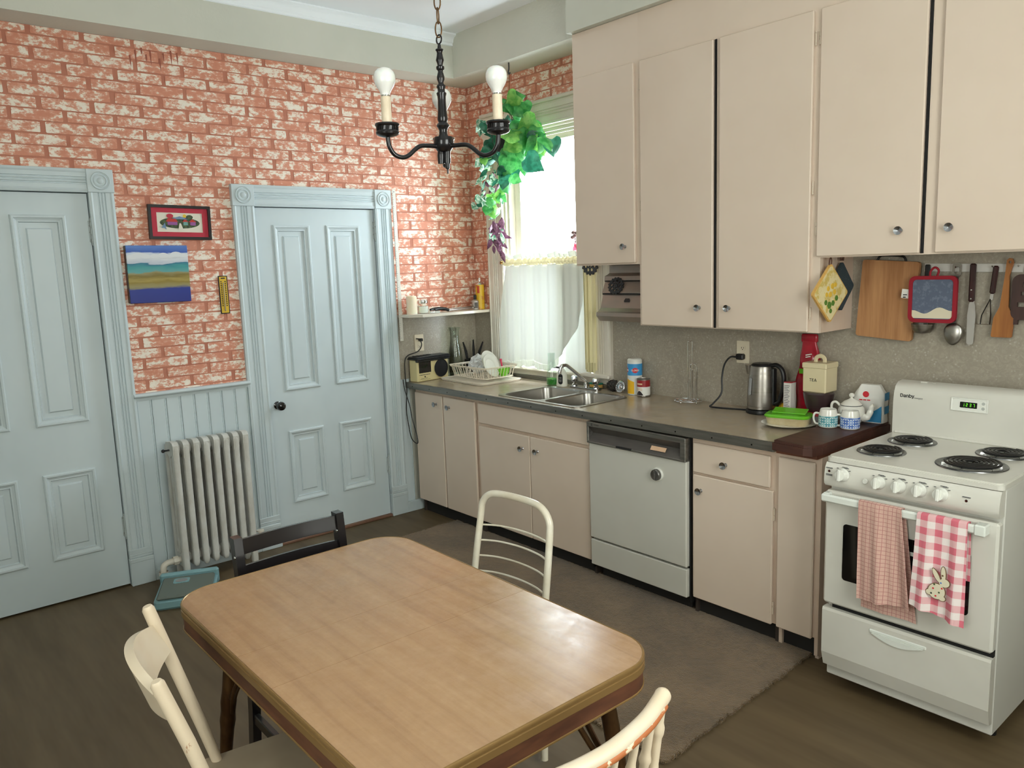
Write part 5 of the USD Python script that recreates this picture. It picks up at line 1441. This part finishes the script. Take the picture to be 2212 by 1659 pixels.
# ---------------------------------------------------------------- radiator, pipe, scale
mat('radiator_paint', (208, 208, 203), .42, rgb2=(194, 191, 183), scale=(14, 14, 9), bump=.0008, bscale=45)
mat('scale_blue', (126, 164, 170), .4)
mat('scale_mat', (104, 112, 104), .7, bump=.0006, bscale=300)
T = thing('radiator', 'old cast iron radiator painted grey-white, on the left wall between the doors', 'radiator', (.13, -2.03, 0))
NS, P0, PP = 8, -2.222, .0548


def column(x, y, z0, z1, rx_, ry_):
    n = 12
    rows = []
    for z, k in ((z0, .55), (z0 + .012, .9), (z0 + .03, 1), (z1 - .03, 1), (z1 - .012, .9), (z1, .55)):
        a = np.linspace(0, 2 * np.pi, n, endpoint=False)
        c, s = np.cos(a), np.sin(a)
        rows.append(np.stack([x + k * rx_ * np.sign(c) * np.abs(c) ** .6, y + k * ry_ * np.sign(s) * np.abs(s) ** .6, np.full(n, z)], 1))
    return loft(rows, True, True)


for k in range(NS):
    y = P0 + PP * k
    end = k in (0, NS - 1)
    z0 = .0 if end else .085
    secs = [column(.188, y, z0, .785, .022, .0172), column(.128, y, .10, .76, .016, .014), column(.070, y, z0, .775, .020, .0172)]
    top = prism(Polygon([(.055, .70), (.075, .765), (.09, .785), (.17, .795), (.195, .790), (.208, .775), (.205, .70), (.17, .72), (.14, .70), (.1, .72)]), -.016, .016)
    v = np.asarray(top.vertices)
    secs.append(tm(np.stack([v[:, 0], y + v[:, 2], v[:, 1]], 1), top.faces[:, ::-1]))
    bot = prism(Polygon([(.055, .20), (.07, .105), (.10, .09), (.17, .09), (.20, .105), (.205, .20), (.15, .16), (.1, .16)]), -.015, .015)
    v = np.asarray(bot.vertices)
    secs.append(tm(np.stack([v[:, 0], y + v[:, 2], v[:, 1]], 1), bot.faces[:, ::-1]))
    T.part('section', secs, 'radiator_paint', world=True, smooth=40)
for z in (.745, .13):
    for k in range(NS - 1):
        y = P0 + PP * (k + .5)
        T.part('hub', mv(lathe([(.028, -.03), (.028, .03)], 16), (.13, y, z), rx=90), 'radiator_paint', world=True)
T.part('air_valve', [tube([(.15, -2.24, .748), (.15, -2.268, .748)], .005, 8), ball((.15, -2.272, .748), .010, 1)], 'black_plastic', world=True)
T.part('pipe', [tube(smoothpath([(.14, -2.225, .125), (.14, -2.29, .125), (.14, -2.318, .118), (.14, -2.33, .095), (.14, -2.331, .0)], 5), .017, 12), mv(lathe([(.024, -.014), (.026, 0), (.024, .014)], 8), (.14, -2.262, .125), rx=90), mv(lathe([(.024, -.012), (.024, .012)], 12), (.14, -2.331, .07))], 'window_paint', world=True)
T.part('valve', [tube([(.14, -1.83, .125), (.14, -1.775, .125)], .014, 10), mv(lathe([(.026, 0), (.028, .008), (.024, .02), (.01, .024), (.01, .05), (.022, .054), (.022, .064), (0, .066)], 10), (.14, -1.775, .115))], 'window_paint', world=True)
T = thing('bathroom_scale', 'pale blue bathroom scale with grey mat on the floor before the radiator', 'bathroom scale', (.372, -2.285, 0), 66)
bs = loft([ring(-.135, .135, -.15, .15, .02, .0), ring(-.145, .145, -.16, .16, .03, .012), ring(-.145, .145, -.16, .16, .03, .042), ring(-.135, .135, -.15, .15, .03, .050)], True, True)
T.part('base', bs, 'scale_blue')
T.part('platform', [bx(-.130, .132, -.150, .125, .049, .068, .008)], 'scale_mat')
T.part('dial_window', [prism(rrect(-.07, .01, .02, .085, .012), .066, .071)], 'scale_blue')
T.part('dial', [prism(ell(-.03, .052, .03, .022), .0705, .0725)], 'clear_plastic_grey')
T.part('rear_bar', bx(-.15, .15, .13, .165, .0, .085, .01), 'scale_blue')

# ---------------------------------------------------------------- rug
N = {'c': ('texture_coordinate', {}), 'n': ('noise_texture', dict(scale=3.0, detail=4.0)), 'n2': ('noise_texture', dict(scale=320.0, detail=2.0)), 'n3': ('noise_texture', dict(scale=42.0, detail=4.0, roughness=.7)), 'r': ('rgb_ramp', dict(ramp=[(0, lin((112, 90, 62))), (.4, lin((112, 90, 62))), (.62, lin((132, 107, 76))), (1, lin((132, 107, 76)))])),
     'r2': ('rgb_ramp', dict(ramp=[(0, (.55, .55, .55)), (.38, (.75, .75, .75)), (.55, (1, 1, 1)), (1, (1, 1, 1))])), 'mx': ('mix', dict(mix_type='multiply', fac=.8)), 'ad': ('math', dict(math_type='add')), 'b': ('bump', dict(distance=.006, strength=.8)), 'p': ('principled_bsdf', dict(roughness=.95, sheen_weight=.3, specular_ior_level=.1))}
MAT['rug_pile'] = usdkit.material(stage, '/World/Looks/rug_pile', N, [('c.object', 'n.vector'), ('c.object', 'n2.vector'), ('c.object', 'n3.vector'), ('n.fac', 'r.fac'), ('n3.fac', 'r2.fac'), ('r.color', 'mx.color1'), ('r2.color', 'mx.color2'), ('mx.color', 'p.base_color'), ('n2.fac', 'ad.value1'), ('n3.fac', 'ad.value2'), ('ad.value', 'b.height'), ('b.normal', 'p.normal')], surface='p.BSDF')
T = thing('floor_rug', 'worn grey-brown carpet runner on the floor along the cabinets', 'rug', (1.7, -1.05, 0))
rng = np.random.default_rng(11)
e = []
for (ax, ay), (bx_, by_) in (((.43, -.555), (.45, -1.56)), ((.45, -1.56), (2.985, -1.575)), ((2.985, -1.575), (2.945, -.545)), ((2.945, -.545), (.43, -.555))):
    L_ = math.hypot(bx_ - ax, by_ - ay)
    for t in np.arange(0, 1, .012 / L_):
        e.append((ax + (bx_ - ax) * t + rng.normal(0, .0035), ay + (by_ - ay) * t + rng.normal(0, .0035)))
pl = Polygon(e).buffer(0)
T.part('carpet', prism(pl, .0, .010), 'rug_pile', smooth=False, world=True)
V, F = [], []
for i in range(9000):
    s = rng.uniform(0, pl.length)
    q = pl.exterior.interpolate(s)
    x, y = q.x + rng.normal(0, .004), q.y + rng.normal(0, .004)
    d = rng.normal(0, .010, 2)
    b0 = len(V)
    V += [(x, y, .009), (x + .002, y + .002, .009), (x + d[0], y + d[1], rng.uniform(.001, .016))]
    F.append((b0, b0 + 1, b0 + 2))
T.part('fringe', tm(V, F), 'rug_pile', smooth=False, world=True, kind='stuff')
# ---------------------------------------------------------------- table
N = {'c': ('texture_coordinate', {}), 'm': ('mapping', dict(mapping_type='point', scale=(1.3, 30, 1))), 'n': ('noise_texture', dict(scale=1.0, detail=5.0, roughness=.6, distortion=.15)), 'm2': ('mapping', dict(mapping_type='point', scale=(4, 90, 1))), 'n2': ('noise_texture', dict(scale=1.0, detail=3.0)),
     'm3': ('mapping', dict(mapping_type='point', scale=(9, 9, 9))), 'n3': ('noise_texture', dict(scale=1.0, detail=6.0, roughness=.7)), 'ro': ('map_range', dict(range_type='linear', from_min=.35, from_max=.65, to_min=.20, to_max=.34, clamp=True)),
     'ad': ('math', dict(math_type='multiply_add', value2=.35)), 'r': ('rgb_ramp', dict(ramp=[(0, lin((152, 117, 83))), (.50, lin((160, 124, 90))), (.64, lin((170, 134, 98))), (.85, lin((177, 142, 105))), (1, lin((180, 146, 110)))])), 'p': ('principled_bsdf', dict(specular_ior_level=.5))}
MAT['table_laminate'] = usdkit.material(stage, '/World/Looks/table_laminate', N, [('c.object', 'm.vector'), ('m.vector', 'n.vector'), ('c.object', 'm2.vector'), ('m2.vector', 'n2.vector'), ('n2.fac', 'ad.value1'), ('n.fac', 'ad.value3'), ('ad.value', 'r.fac'), ('r.color', 'p.base_color'), ('c.object', 'm3.vector'), ('m3.vector', 'n3.vector'), ('n3.fac', 'ro.value'), ('ro.result', 'p.roughness')], surface='p.BSDF')
mat('table_trim', (156, 124, 78), .3, .55)
mat('table_apron', (100, 62, 42), .45, rgb2=(78, 46, 32), scale=(8, 8, 40))
mat('bronze_leg', (112, 84, 54), .32, .85, rgb2=(84, 58, 38), scale=(20, 20, 10))
T = thing('kitchen_table', 'extendable brown wood-grain laminate table with metal edge in the foreground', 'table', (2.805, -2.481, 0))
full = rrect(2.203, 3.407, -2.864, -2.098, .115, 10)
for nm, a, b in (('tabletop', 2.0, 2.7075), ('table_leaf', 2.7088, 2.9062), ('tabletop', 2.9075, 3.6)):
    T.part(nm, prism(full.buffer(-.006).intersection(sbox(a, -3, b, -2)), .726, .755), 'table_laminate', smooth=False, world=True)


def edge_band(off, prof, nm, m, n=10):
    P = []
    for o, z in prof:
        P.append(np.array(ring(2.203 + o, 3.407 - o, -2.864 + o, -2.098 - o, .115 - o * .5, z, n)))
    T.part(nm, loft(P[::-1]), m, world=True, smooth=35)


edge_band(0, [(.006, .7545), (.0045, .7562), (.002, .7555), (.0, .751), (.0005, .746), (.003, .7445), (.003, .741), (.0005, .7395), (.0, .724), (.002, .7215), (.008, .7215)], 'edge_band', 'table_trim')
edge_band(0, [(.006, .7215), (.004, .7205), (.004, .684), (.003, .682), (.004, .680), (.02, .680)], 'apron', 'table_apron')
edge_band(0, [(.0035, .6845), (.0015, .6835), (.0015, .6805), (.0035, .6795)], 'apron_trim', 'table_trim')
T.part('underframe', bx(2.30, 3.31, -2.77, -2.19, .69, .725), 'table_apron', world=True)
for sx, sy, tx_, ty_ in ((-1, -1, 2.345, -2.735), (-1, 1, 2.308, -2.198), (1, -1, 3.285, -2.770), (1, 1, 3.335, -2.235)):
    a, b = np.array([tx_, ty_, .70]), np.array([tx_ + sx * .075, ty_ + sy * .065, .012])
    pts = [a + (b - a) * t for t in np.linspace(0, 1, 24)]
    rr = np.interp(np.linspace(0, 1, 24), [0, .40, .45, 1], [.0195, .021, .021, .0125])
    for i in (9, 10, 11, 12):
        rr[i] += .0025 if i % 2 else 0
    lg = T.part('leg', tube(pts, rr, 14), 'bronze_leg', world=True, smooth=50)
    T.part('leg_cap', tube([b + np.array([0, 0, .02]), b - np.array([0, 0, .012])], .017, 12), 'brass', world=True, under=lg)
    m = a + (b - a) * .44
    for dx, dy in ((-sx * .16, 0), (-sx * .07, -sy * .09)):
        e = np.array([tx_ + dx, ty_ + dy, .695])
        T.part('brace', tube(smoothpath([m + np.array([-sx * .02, -sy * .005, .0]), m + (e - m) * .15 + np.array([-sx * .012, 0, .02]), m + (e - m) * .5, e], 5), .0075, 8), 'bronze_leg', world=True, under=lg)

# ---------------------------------------------------------------- chairs
mat('black_lacquer', (20, 17, 20), .28, coat=.3)
mat('chair_white', (226, 220, 204), .3, coat=.3, rgb2=(216, 206, 184), scale=(9, 9, 9))
mat('vinyl_white', (224, 220, 210), .45)
mat('cream_chair', (222, 204, 178), .4, rgb2=(166, 118, 78), scale=(17, 17, 11), detail=6, lo=.655, hi=.68)
mat('cream_crest', (220, 206, 184), .4, rgb2=(214, 194, 166), scale=(5, 5, 5))
mat('seat_beige', (152, 136, 114), .5, rgb2=(164, 148, 124), scale=(6, 6, 6))
mat('bare_wood', (176, 102, 56), .6, rgb2=(226, 206, 176), scale=(30, 30, 60), lo=.56, hi=.6)
T = thing('dining_chair', 'black lacquered wooden chair at the far end of the table, backing the radiator', 'chair', (2.09, -2.42, 0))
for s in (-1, 1):
    y = s * .183
    pts = [(-.045, y, 0), (-.005, y, .25), (.0, y, .44), (-.012, y, .62), (-.036, y, .828)]
    P = smoothpath(pts, 5)
    ms = []
    rows = [np.array([(p[0] - .020, y - .014, p[2]), (p[0] + .018, y - .014, p[2]), (p[0] + .018, y + .014, p[2]), (p[0] - .020, y + .014, p[2])]) for p in P]
    lg = T.part('leg', loft(rows, True, True), 'black_lacquer', smooth=25)
    T.part('leg', bx(.36, .392, y - .015, y + .015, 0, .43, .004), 'black_lacquer')
    T.part('side_stretcher', bx(-.01, .37, y - .010, y + .010, .19, .225, .003), 'black_lacquer')
    T.part('screw_cap', ball((-.020, y - .0145, .765), (.006, .003, .006), 1), 'chrome', under=lg)
T.part('seat', prism(rrect(.0, .41, -.195, .195, .03), .430, .452), 'black_lacquer')
for z0, z1, xo in ((.768, .818, -.032), (.688, .730, -.024)):
    T.part('back_rail', slab(lambda u, v: (xo - .012 * math.sin(math.pi * u) - .006 * v + .009, -.17 + .34 * u, z0 + (z1 - z0) * v), 14, 3, .016), 'black_lacquer', smooth=30)
T.part('front_rail', bx(.37, .388, -.17, .17, .37, .43, .003), 'black_lacquer')

T = thing('dining_chair', 'white tubular metal chair with thin curved back wires on the counter side of the table', 'chair', (2.520, -1.865, 0), 4)
W2 = .178
up_ = smoothpath([(-W2 - .012, -.02, .02), (-W2 - .006, -.005, .25), (-W2, .0, .43), (-W2 + .002, .030, .62), (-W2 + .008, .058, .78), (-W2 + .016, .064, .832), (-W2 + .052, .068, .866), (-.06, .074, .875), (.06, .074, .875), (W2 - .052, .068, .866), (W2 - .016, .064, .832), (W2 - .008, .058, .78), (W2 - .002, .030, .62), (W2, .0, .43), (W2 + .006, -.005, .25), (W2 + .012, -.02, .02)], 6)
T.part('back_frame', tube(up_, .0125, 12), 'chair_white', smooth=60)
for k in range(5):
    z = .525 + .055 * k
    y0 = .018 + .044 * (k / 4)
    T.part('back_wire', tube(smoothpath([(-W2 + .004, y0, z), (-.10, y0 + .024, z + .004), (0, y0 + .032, z + .006), (.10, y0 + .024, z + .004), (W2 - .004, y0, z)], 5), .0036, 8), 'chair_white', smooth=60)
T.part('seat', [prism(rrect(-.183, .183, -.325, -.005, .05), .425, .462)], 'vinyl_white', smooth=30)
for s in (-1, 1):
    T.part('front_leg', tube(smoothpath([(s * W2, .0, .415), (s * W2, -.17, .415), (s * W2, -.28, .412), (s * (W2 - .002), -.312, .38), (s * (W2 + .002), -.335, .013)], 6), .0125, 10), 'chair_white', smooth=60)

T = thing('dining_chair', 'cream wooden chair with one broad curved slat, near long side of the table', 'chair', (2.774, -2.936, 0), -13.2)
for s in (-1, 1):
    T.part('back_post', tube([(s * .174, .002, .435), (s * .174, -.030, .56), (s * .174, -.075, .72), (s * .174, -.120, .874 - .012 * s), (s * .174, -.122, .882 - .012 * s)], [.0125, .0145, .015, .0145, .010], 14), 'cream_chair', smooth=50)
T.part('back_slat', slab(lambda u, v: (.168 * (2 * u - 1), -.131 - .046 * (1 - (2 * u - 1) ** 2) + .034 * (1 - v), .755 + (.115 - .03 * (2 * u - 1) ** 2) * v + .012 * (1 - v) * (2 * u - 1) ** 2), 22, 6, .020), 'cream_crest', smooth=35)
seat_p = Polygon([(-.185, -.03), (.185, -.03), (.215, .36), (.17, .40), (-.17, .40), (-.215, .36)]).buffer(.012)
T.part('seat', [prism(seat_p, .425, .447), prism(seat_p.buffer(-.006), .447, .450)], 'seat_beige', smooth=False)
for sx in (-1, 1):
    for y0, y1 in ((.02, -.04), (.34, .39)):
        T.part('leg', tube([(sx * .16, y0, .43), (sx * .20, y1, .0)], [.016, .011], 12), 'cream_chair', smooth=50)
T.part('stretcher', [tube([(-.18, .0, .2), (-.18, .36, .2)], .009, 8), tube([(.18, .0, .2), (.18, .36, .2)], .009, 8), tube([(-.18, .18, .2), (.18, .18, .2)], .009, 8)], 'cream_chair')

T = thing('dining_chair', 'cream painted bamboo-turned chair with chipped top rail and dark cushion, nearest the camera', 'chair', (3.585, -2.567, 0))
# local: faces -x
rail = smoothpath([(.030, .208, .843), (.038, .18, .837), (.052, .115, .827), (.062, .0, .822), (.052, -.13, .827), (.038, -.19, .837), (.030, -.215, .843)], 6)
rl = T.part('top_rail', [tube(rail, np.interp(np.linspace(0, 1, len(rail)), [0, .04, .2, .8, .96, 1], [.011, .0165, .0155, .0155, .0165, .011]), 14)], 'cream_crest', smooth=60)
sel = rail[5:-5]
T.part('bare_wood_strip', tube(sel + np.array([.0088, 0, -.0085]), .0092, 8), 'bare_wood', smooth=60, under=rl)


def bamboo(a, b, r, knots):
    t = np.linspace(0, 1, 40)
    rr = np.full(40, r)
    for k in knots:
        rr += r * .38 * np.exp(-((t - k) / .018) ** 2)
    a, b = np.array(a), np.array(b)
    return tube([a + (b - a) * q for q in t], rr, 10)


for s in (-1, 1):
    T.part('back_post', bamboo((-.01, s * .170, .44), (.038, s * .183, .832), .0125, (.3, .62, .86)), 'cream_chair', smooth=50)
    T.part('spindle', bamboo((-.01, s * .138, .45), (.044, s * .150, .824), .0095, (.35, .75)), 'cream_chair', smooth=50)
    for dy in (.095, .04):
        T.part('spindle', bamboo((-.01, s * dy * .8, .45), (.056, s * dy, .815), .008, (.4, .8)), 'cream_chair', smooth=50)
    T.part('back_leg', bamboo((-.01, s * .18, .43), (.05, s * .20, 0), .015, (.3, .6)), 'cream_chair', smooth=50)
    T.part('front_leg', bamboo((-.38, s * .165, .43), (-.41, s * .17, 0), .015, (.3, .6)), 'cream_chair', smooth=50)
T.part('seat', prism(rrect(-.42, .015, -.19, .19, .03), .43, .455), 'cream_chair', smooth=30)
# pinstriped cushion
N = {'c': ('texture_coordinate', {}), 's': ('separate_xyz', {}), 'd': ('math', dict(math_type='multiply', value2=52.0)), 'f': ('math', dict(math_type='fraction')), 'l': ('math', dict(math_type='less_than', value2=.11)), 'mx': ('mix', dict(mix_type='mix', color1=lin((38, 38, 52)), color2=lin((150, 148, 156)))), 'p': ('principled_bsdf', dict(roughness=.85, sheen_weight=.2))}
MAT['pinstripe'] = usdkit.material(stage, '/World/Looks/pinstripe', N, [('c.object', 's.vector'), ('s.x', 'd.value1'), ('d.value', 'f.value1'), ('f.value', 'l.value1'), ('l.value', 'mx.fac'), ('mx.color', 'p.base_color')], surface='p.BSDF')
T = thing('chair_cushion', 'dark navy pinstriped seat cushion on the bamboo-turned chair', 'cushion', (3.385, -2.567, .4555))
rows = []
for z, k in ((0, .93), (.008, .99), (.022, 1.0), (.036, .97), (.045, .88), (.048, .6)):
    rows.append(ring(-.195 * k, .185 * k, -.186 * k, .186 * k, .05 * k, z, 7))
T.part('cushion', loft(rows, True, True), 'pinstripe', smooth=50)

# ---------------------------------------------------------------- chandelier
mat('chandelier_black', (26, 24, 27), .25, .4, coat=.4, rgb2=(44, 34, 30), scale=(30, 30, 30), lo=.6, hi=.75)
mat('candle_sleeve', (230, 214, 190), .5, rgb2=(216, 198, 172), scale=(60, 60, 20))
mat('bulb_glass', (238, 236, 232), .18, sss=.3, coat=.4)
mat('bulb_base', (232, 230, 226), .35)
mat('chain_bronze', (112, 84, 58), .35, .9)
CX_, CY_ = 2.53, -2.04
T = thing('chandelier', 'dark turned three-arm chandelier with white bulbs hanging on a chain', 'chandelier', (CX_, CY_, 1.95))
zz = lambda k: 2.3223 - k * .0002417 - 1.95
rr_ = lambda h: h * .0002522
stem = [(1262, 38), (1250, 78), (1205, 108), (1160, 122), (1110, 120), (1080, 112), (1072, 60), (1040, 50), (1000, 48), (970, 60), (945, 77), (925, 70), (900, 50), (870, 62), (830, 60), (760, 52), (640, 48), (590, 50), (575, 56), (553, 60), (535, 44), (500, 44), (485, 54), (462, 52), (445, 34), (425, 32), (390, 46), (360, 46), (300, 30), (285, 32), (268, 48), (240, 48), (225, 32), (205, 34), (165, 48), (120, 38), (80, 32), (62, 36), (48, 48), (36, 46), (25, 24), (0, 20), (-30, 16), (-32, 0)]
T.part('stem', lathe([(0, zz(1262))] + [(rr_(h), zz(k)) for k, h in stem], 24), 'chandelier_black', smooth=45)
T.part('finial', [mv(lathe([(0, zz(1405)), (.010, zz(1400)), (.0115, zz(1300)), (.010, zz(1255))], 14), (-.006, -.008, 0)), mv(lathe([(0, zz(1525)), (.0028, zz(1520)), (.003, zz(1470)), (.007, zz(1455)), (.0075, zz(1400)), (.010, zz(1385)), (.010, zz(1250))], 14), (.006, .006, 0))], 'chandelier_black', smooth=45)
a0 = math.radians(144.08)
for k in range(3):
    a = a0 + k * 2 * math.pi / 3
    d = np.array([math.cos(a), math.sin(a), 0])
    pr = [(.02, 2.034), (.05, 2.034), (.078, 2.032), (.097, 2.0217), (.12, 2.003), (.141, 1.996), (.166, 2.003), (.181, 2.024), (.1845, 2.045), (.185, 2.058)]
    arm = T.part('arm', tube(smoothpath([d * r + np.array([0, 0, z - 1.95]) for r, z in pr], 5), .0066, 10), 'chandelier_black', smooth=60)
    o = d * .185
    cup = T.part('candle_cup', mv(lathe([(0, .100), (.012, .100), (.026, .104), (.0325, .108), (.034, .113), (.0325, .117), (.0305, .118), (.0305, .129), (.033, .130), (.0355, .1335), (.0345, .138), (.016, .139), (0, .139)], 28), o), 'chandelier_black', smooth=35)
    T.part('cup_ribs', [mv(bx(.0300, .0322, -.0016, .0016, .1185, .1290), o, rz=q * 15) for q in range(24)], 'chandelier_black', smooth=False, under=cup, kind='stuff')
    sl_ = T.part('candle_sleeve', mv(lathe([(.0145, .138), (.0145, .212), (0, .213)], 20), o), 'candle_sleeve')
    T.part('socket_ring', mv(lathe([(.0125, .2125), (.0135, .213), (.0135, .2165), (.0125, .217)], 18), o), 'chrome', under=sl_)
    bb = T.part('bulb_collar', mv(lathe([(.013, .2165), (.0135, .221), (.018, .230), (.0245, .240), (.0278, .247)], 24), o), 'bulb_base')
    T.part('bulb', mv(lathe([(.0278, .247), (.0302, .252), (.0314, .260), (.0308, .270), (.0278, .279), (.021, .287), (.011, .2915), (0, .293)], 28), o), 'bulb_glass', smooth=60, under=bb)
zc = zz(-30) + 1.95 - 1.95
a = np.linspace(0, 2 * np.pi, 20, endpoint=False)
T.part('top_ring', tube(np.stack([.0125 * np.cos(a), 0 * a, zc + .012 + .0125 * np.sin(a)], 1), .0024, 8, closed=True), 'chandelier_black', smooth=60)
zq, k = zc + .026, 0
while zq + 1.95 < ZC - .02:
    a2 = np.linspace(0, 2 * np.pi, 18, endpoint=False)
    lk = np.stack([.0095 * np.cos(a2), 0 * a2, .0225 * np.sin(a2)], 1)
    T.part('chain_link', mv(tube(lk, .0021, 7, closed=True), (0, 0, zq + .014), rz=38 + (90 if k % 2 else 0)), 'chain_bronze', smooth=60)
    zq += .0385
    k += 1
T.part('ceiling_canopy', mv(lathe([(.0, 0), (.012, 0), (.03, .01), (.055, .028), (.058, .032)], 24), (0, 0, ZC - .032 - 1.95)), 'chandelier_black')

# ---------------------------------------------------------------- hanging plant
single('ceiling_hook', [tube(smoothpath([(.705, -.20, 2.9015), (.705, -.20, 2.865), (.705, -.206, 2.845), (.705, -.200, 2.835), (.705, -.192, 2.842)], 5), .0045, 8)], 'iron_black', 'small dark hook in the soffit carrying the hanging plant', 'hook')


def leaf_mat(name, rgb, rgb2, tr, scale=30, vein=False):
    N = {'c': ('texture_coordinate', {}), 'm': ('mapping', dict(mapping_type='point', scale=(scale,) * 3)), 'n': ('noise_texture', dict(scale=1.0, detail=3.0)), 'r': ('rgb_ramp', dict(ramp=[(0, lin(rgb)), (.4, lin(rgb)), (.6, lin(rgb2)), (1, lin(rgb2))])),
         'p': ('principled_bsdf', dict(roughness=.4)), 't': ('translucent_bsdf', {}), 'x': ('mix_closure', dict(fac=tr))}
    MAT[name] = usdkit.material(stage, '/World/Looks/' + name, N, [('c.object', 'm.vector'), ('m.vector', 'n.vector'), ('n.fac', 'r.fac'), ('r.color', 'p.base_color'), ('r.color', 't.color'), ('p.BSDF', 'x.closure1'), ('t.BSDF', 'x.closure2')], surface='x.closure')


leaf_mat('leaf_green', (48, 132, 62), (86, 166, 88), .28)
leaf_mat('leaf_deep', (30, 90, 66), (46, 118, 90), .22)
leaf_mat('leaf_lime', (88, 160, 66), (134, 190, 92), .28)
leaf_mat('leaf_sage', (78, 138, 104), (196, 212, 190), .35, 60)
leaf_mat('leaf_purple', (82, 44, 66), (126, 84, 104), .2, 50)
mat('stem_brown', (104, 78, 56), .6)
T = thing('hanging_plant', 'artificial ivy in a dark pot hanging by a wire in front of the window', 'hanging plant', (.69, -.20, 2.36))
T.part('pot', [mv(lathe([(0, 0), (.05, .0), (.075, .03), (.088, .09), (.090, .12), (.085, .122), (.08, .09), (0, .08)], 24), (-.04, 0, .02))], 'black_matte', smooth=40)
T.part('hanger_wire', [tube([(.015, 0, .475), (.010, 0, .36), (-.115, 0, .135)], .0018, 6), tube([(.010, 0, .36), (.035, 0, .135)], .0018, 6), tube([(.010, 0, .36), (-.04, -.085, .135)], .0018, 6)], 'chain_bronze')
prg = np.random.default_rng(21)


def at_px(u, v, y):
    d = fw + R2 * (u - 1106) / FPX - U2 * (v - 829.5) / FPX
    return EYE + d * (y - EYE[1]) / d[1]


IVY = [(-.10, .30, .10), (.0, .46, .0), (.16, .55, 0), (.34, .53, 0), (.52, .42, 0), (.70, .27, 0), (.87, .11, 0), (1.0, .004, 0)]
LANCE = [(0, .02, 0), (.15, .13, 0), (.35, .19, 0), (.55, .18, 0), (.75, .11, 0), (1.0, .004, 0)]


def leaf(c, size, rows, tilt, spin, fold=.16):
    """Rows (distance along the midrib, half width, notch): left edge, left half, midrib, right half, right edge."""
    V = []
    for t, w, notch in rows:
        bend = -.22 * t * t
        for k in (-1, -.55, 0, .55, 1):
            tt = t + notch * 1.2 * (1 - abs(k))
            V.append((k * w * size, tt * size, (bend + fold * w * (1 - 1.5 * k * k) + .03 * math.sin(9 * t + 4 * k)) * size))
    V = np.array(V)
    n = len(rows)
    F = [(i * 5 + k, i * 5 + k + 1, i * 5 + k + 6, i * 5 + k + 5) for i in range(n - 1) for k in range(4)]
    cdir = EYE - c
    cdir /= np.linalg.norm(cdir)
    nrm = cdir + tilt
    nrm /= np.linalg.norm(nrm)
    dn = np.array([math.sin(spin), .2 * math.cos(spin * 3), -math.cos(spin)])
    dn -= nrm * (dn @ nrm)
    dn /= np.linalg.norm(dn)
    sd = np.cross(dn, nrm)
    return tm(c + V @ np.stack([sd, dn, nrm]), F)


def put(u, v, y, size, outline, m, jit=.45, spin=None):
    c = at_px(u, v, y)
    T.part('leaf', leaf(c, size, outline, prg.normal(0, jit, 3), prg.uniform(-1.3, 1.3) if spin is None else spin), m, world=True, smooth=True)


def bunch(n, cu, cv, ru, rv, s0, s1, mats, outline=IVY, y0=-.30, y1=-.12, jit=.45, spin=None):
    for _ in range(n):
        r, a = math.sqrt(prg.uniform(0, 1)), prg.uniform(0, 6.283)
        put(cu + ru * r * math.cos(a), cv + rv * r * math.sin(a), prg.uniform(y0, y1), prg.uniform(s0, s1), outline, mats[prg.integers(len(mats))], jit, spin)


bunch(7, 1122, 222, 20, 18, .08, .11, ['leaf_green', 'leaf_lime'])
bunch(4, 1098, 228, 14, 8, .06, .08, ['leaf_green', 'leaf_lime'])
bunch(26, 1124, 286, 46, 40, .10, .145, ['leaf_green', 'leaf_green', 'leaf_deep', 'leaf_lime'])
bunch(8, 1166, 290, 22, 16, .09, .12, ['leaf_green', 'leaf_lime'])
put(1192, 300, -.2, .11, IVY, 'leaf_deep', .3, .6)
bunch(12, 1116, 332, 38, 20, .10, .14, ['leaf_green', 'leaf_deep'])
bunch(11, 1066, 300, 26, 36, .09, .13, ['leaf_deep'], y0=-.26, y1=-.14)
bunch(6, 1038, 270, 10, 20, .06, .08, ['leaf_deep', 'leaf_sage'])
bunch(7, 1043, 352, 10, 14, .05, .07, ['leaf_sage', 'leaf_lime'])
bunch(10, 1092, 385, 16, 22, .06, .08, ['leaf_green', 'leaf_deep'])
bunch(30, 1056, 392, 28, 30, .055, .08, ['leaf_sage', 'leaf_sage', 'leaf_purple', 'leaf_deep'], LANCE)
bunch(18, 1066, 432, 15, 28, .05, .07, ['leaf_lime', 'leaf_green'])
bunch(12, 1040, 440, 18, 16, .045, .065, ['leaf_sage', 'leaf_deep'])
bunch(6, 1083, 420, 6, 26, .045, .06, ['leaf_green', 'leaf_sage'], LANCE)
bunch(30, 1074, 492, 14, 34, .06, .09, ['leaf_purple', 'leaf_purple', 'leaf_purple', 'leaf_sage'], LANCE)
bunch(8, 1076, 528, 11, 18, .06, .085, ['leaf_purple'], LANCE, spin=.3)
for path in ([(1098, 240), (1112, 262), (1135, 300), (1180, 300)], [(1090, 300), (1075, 360), (1062, 420), (1068, 470), (1076, 540)], [(1080, 300), (1050, 350), (1040, 400), (1034, 450)], [(1100, 300), (1090, 370), (1088, 440)], [(1103, 210), (1100, 260), (1092, 300)]):
    T.part('vine', tube(smoothpath([at_px(u, v, -.2) for u, v in path], 5), .0022, 6), 'stem_brown', world=True)
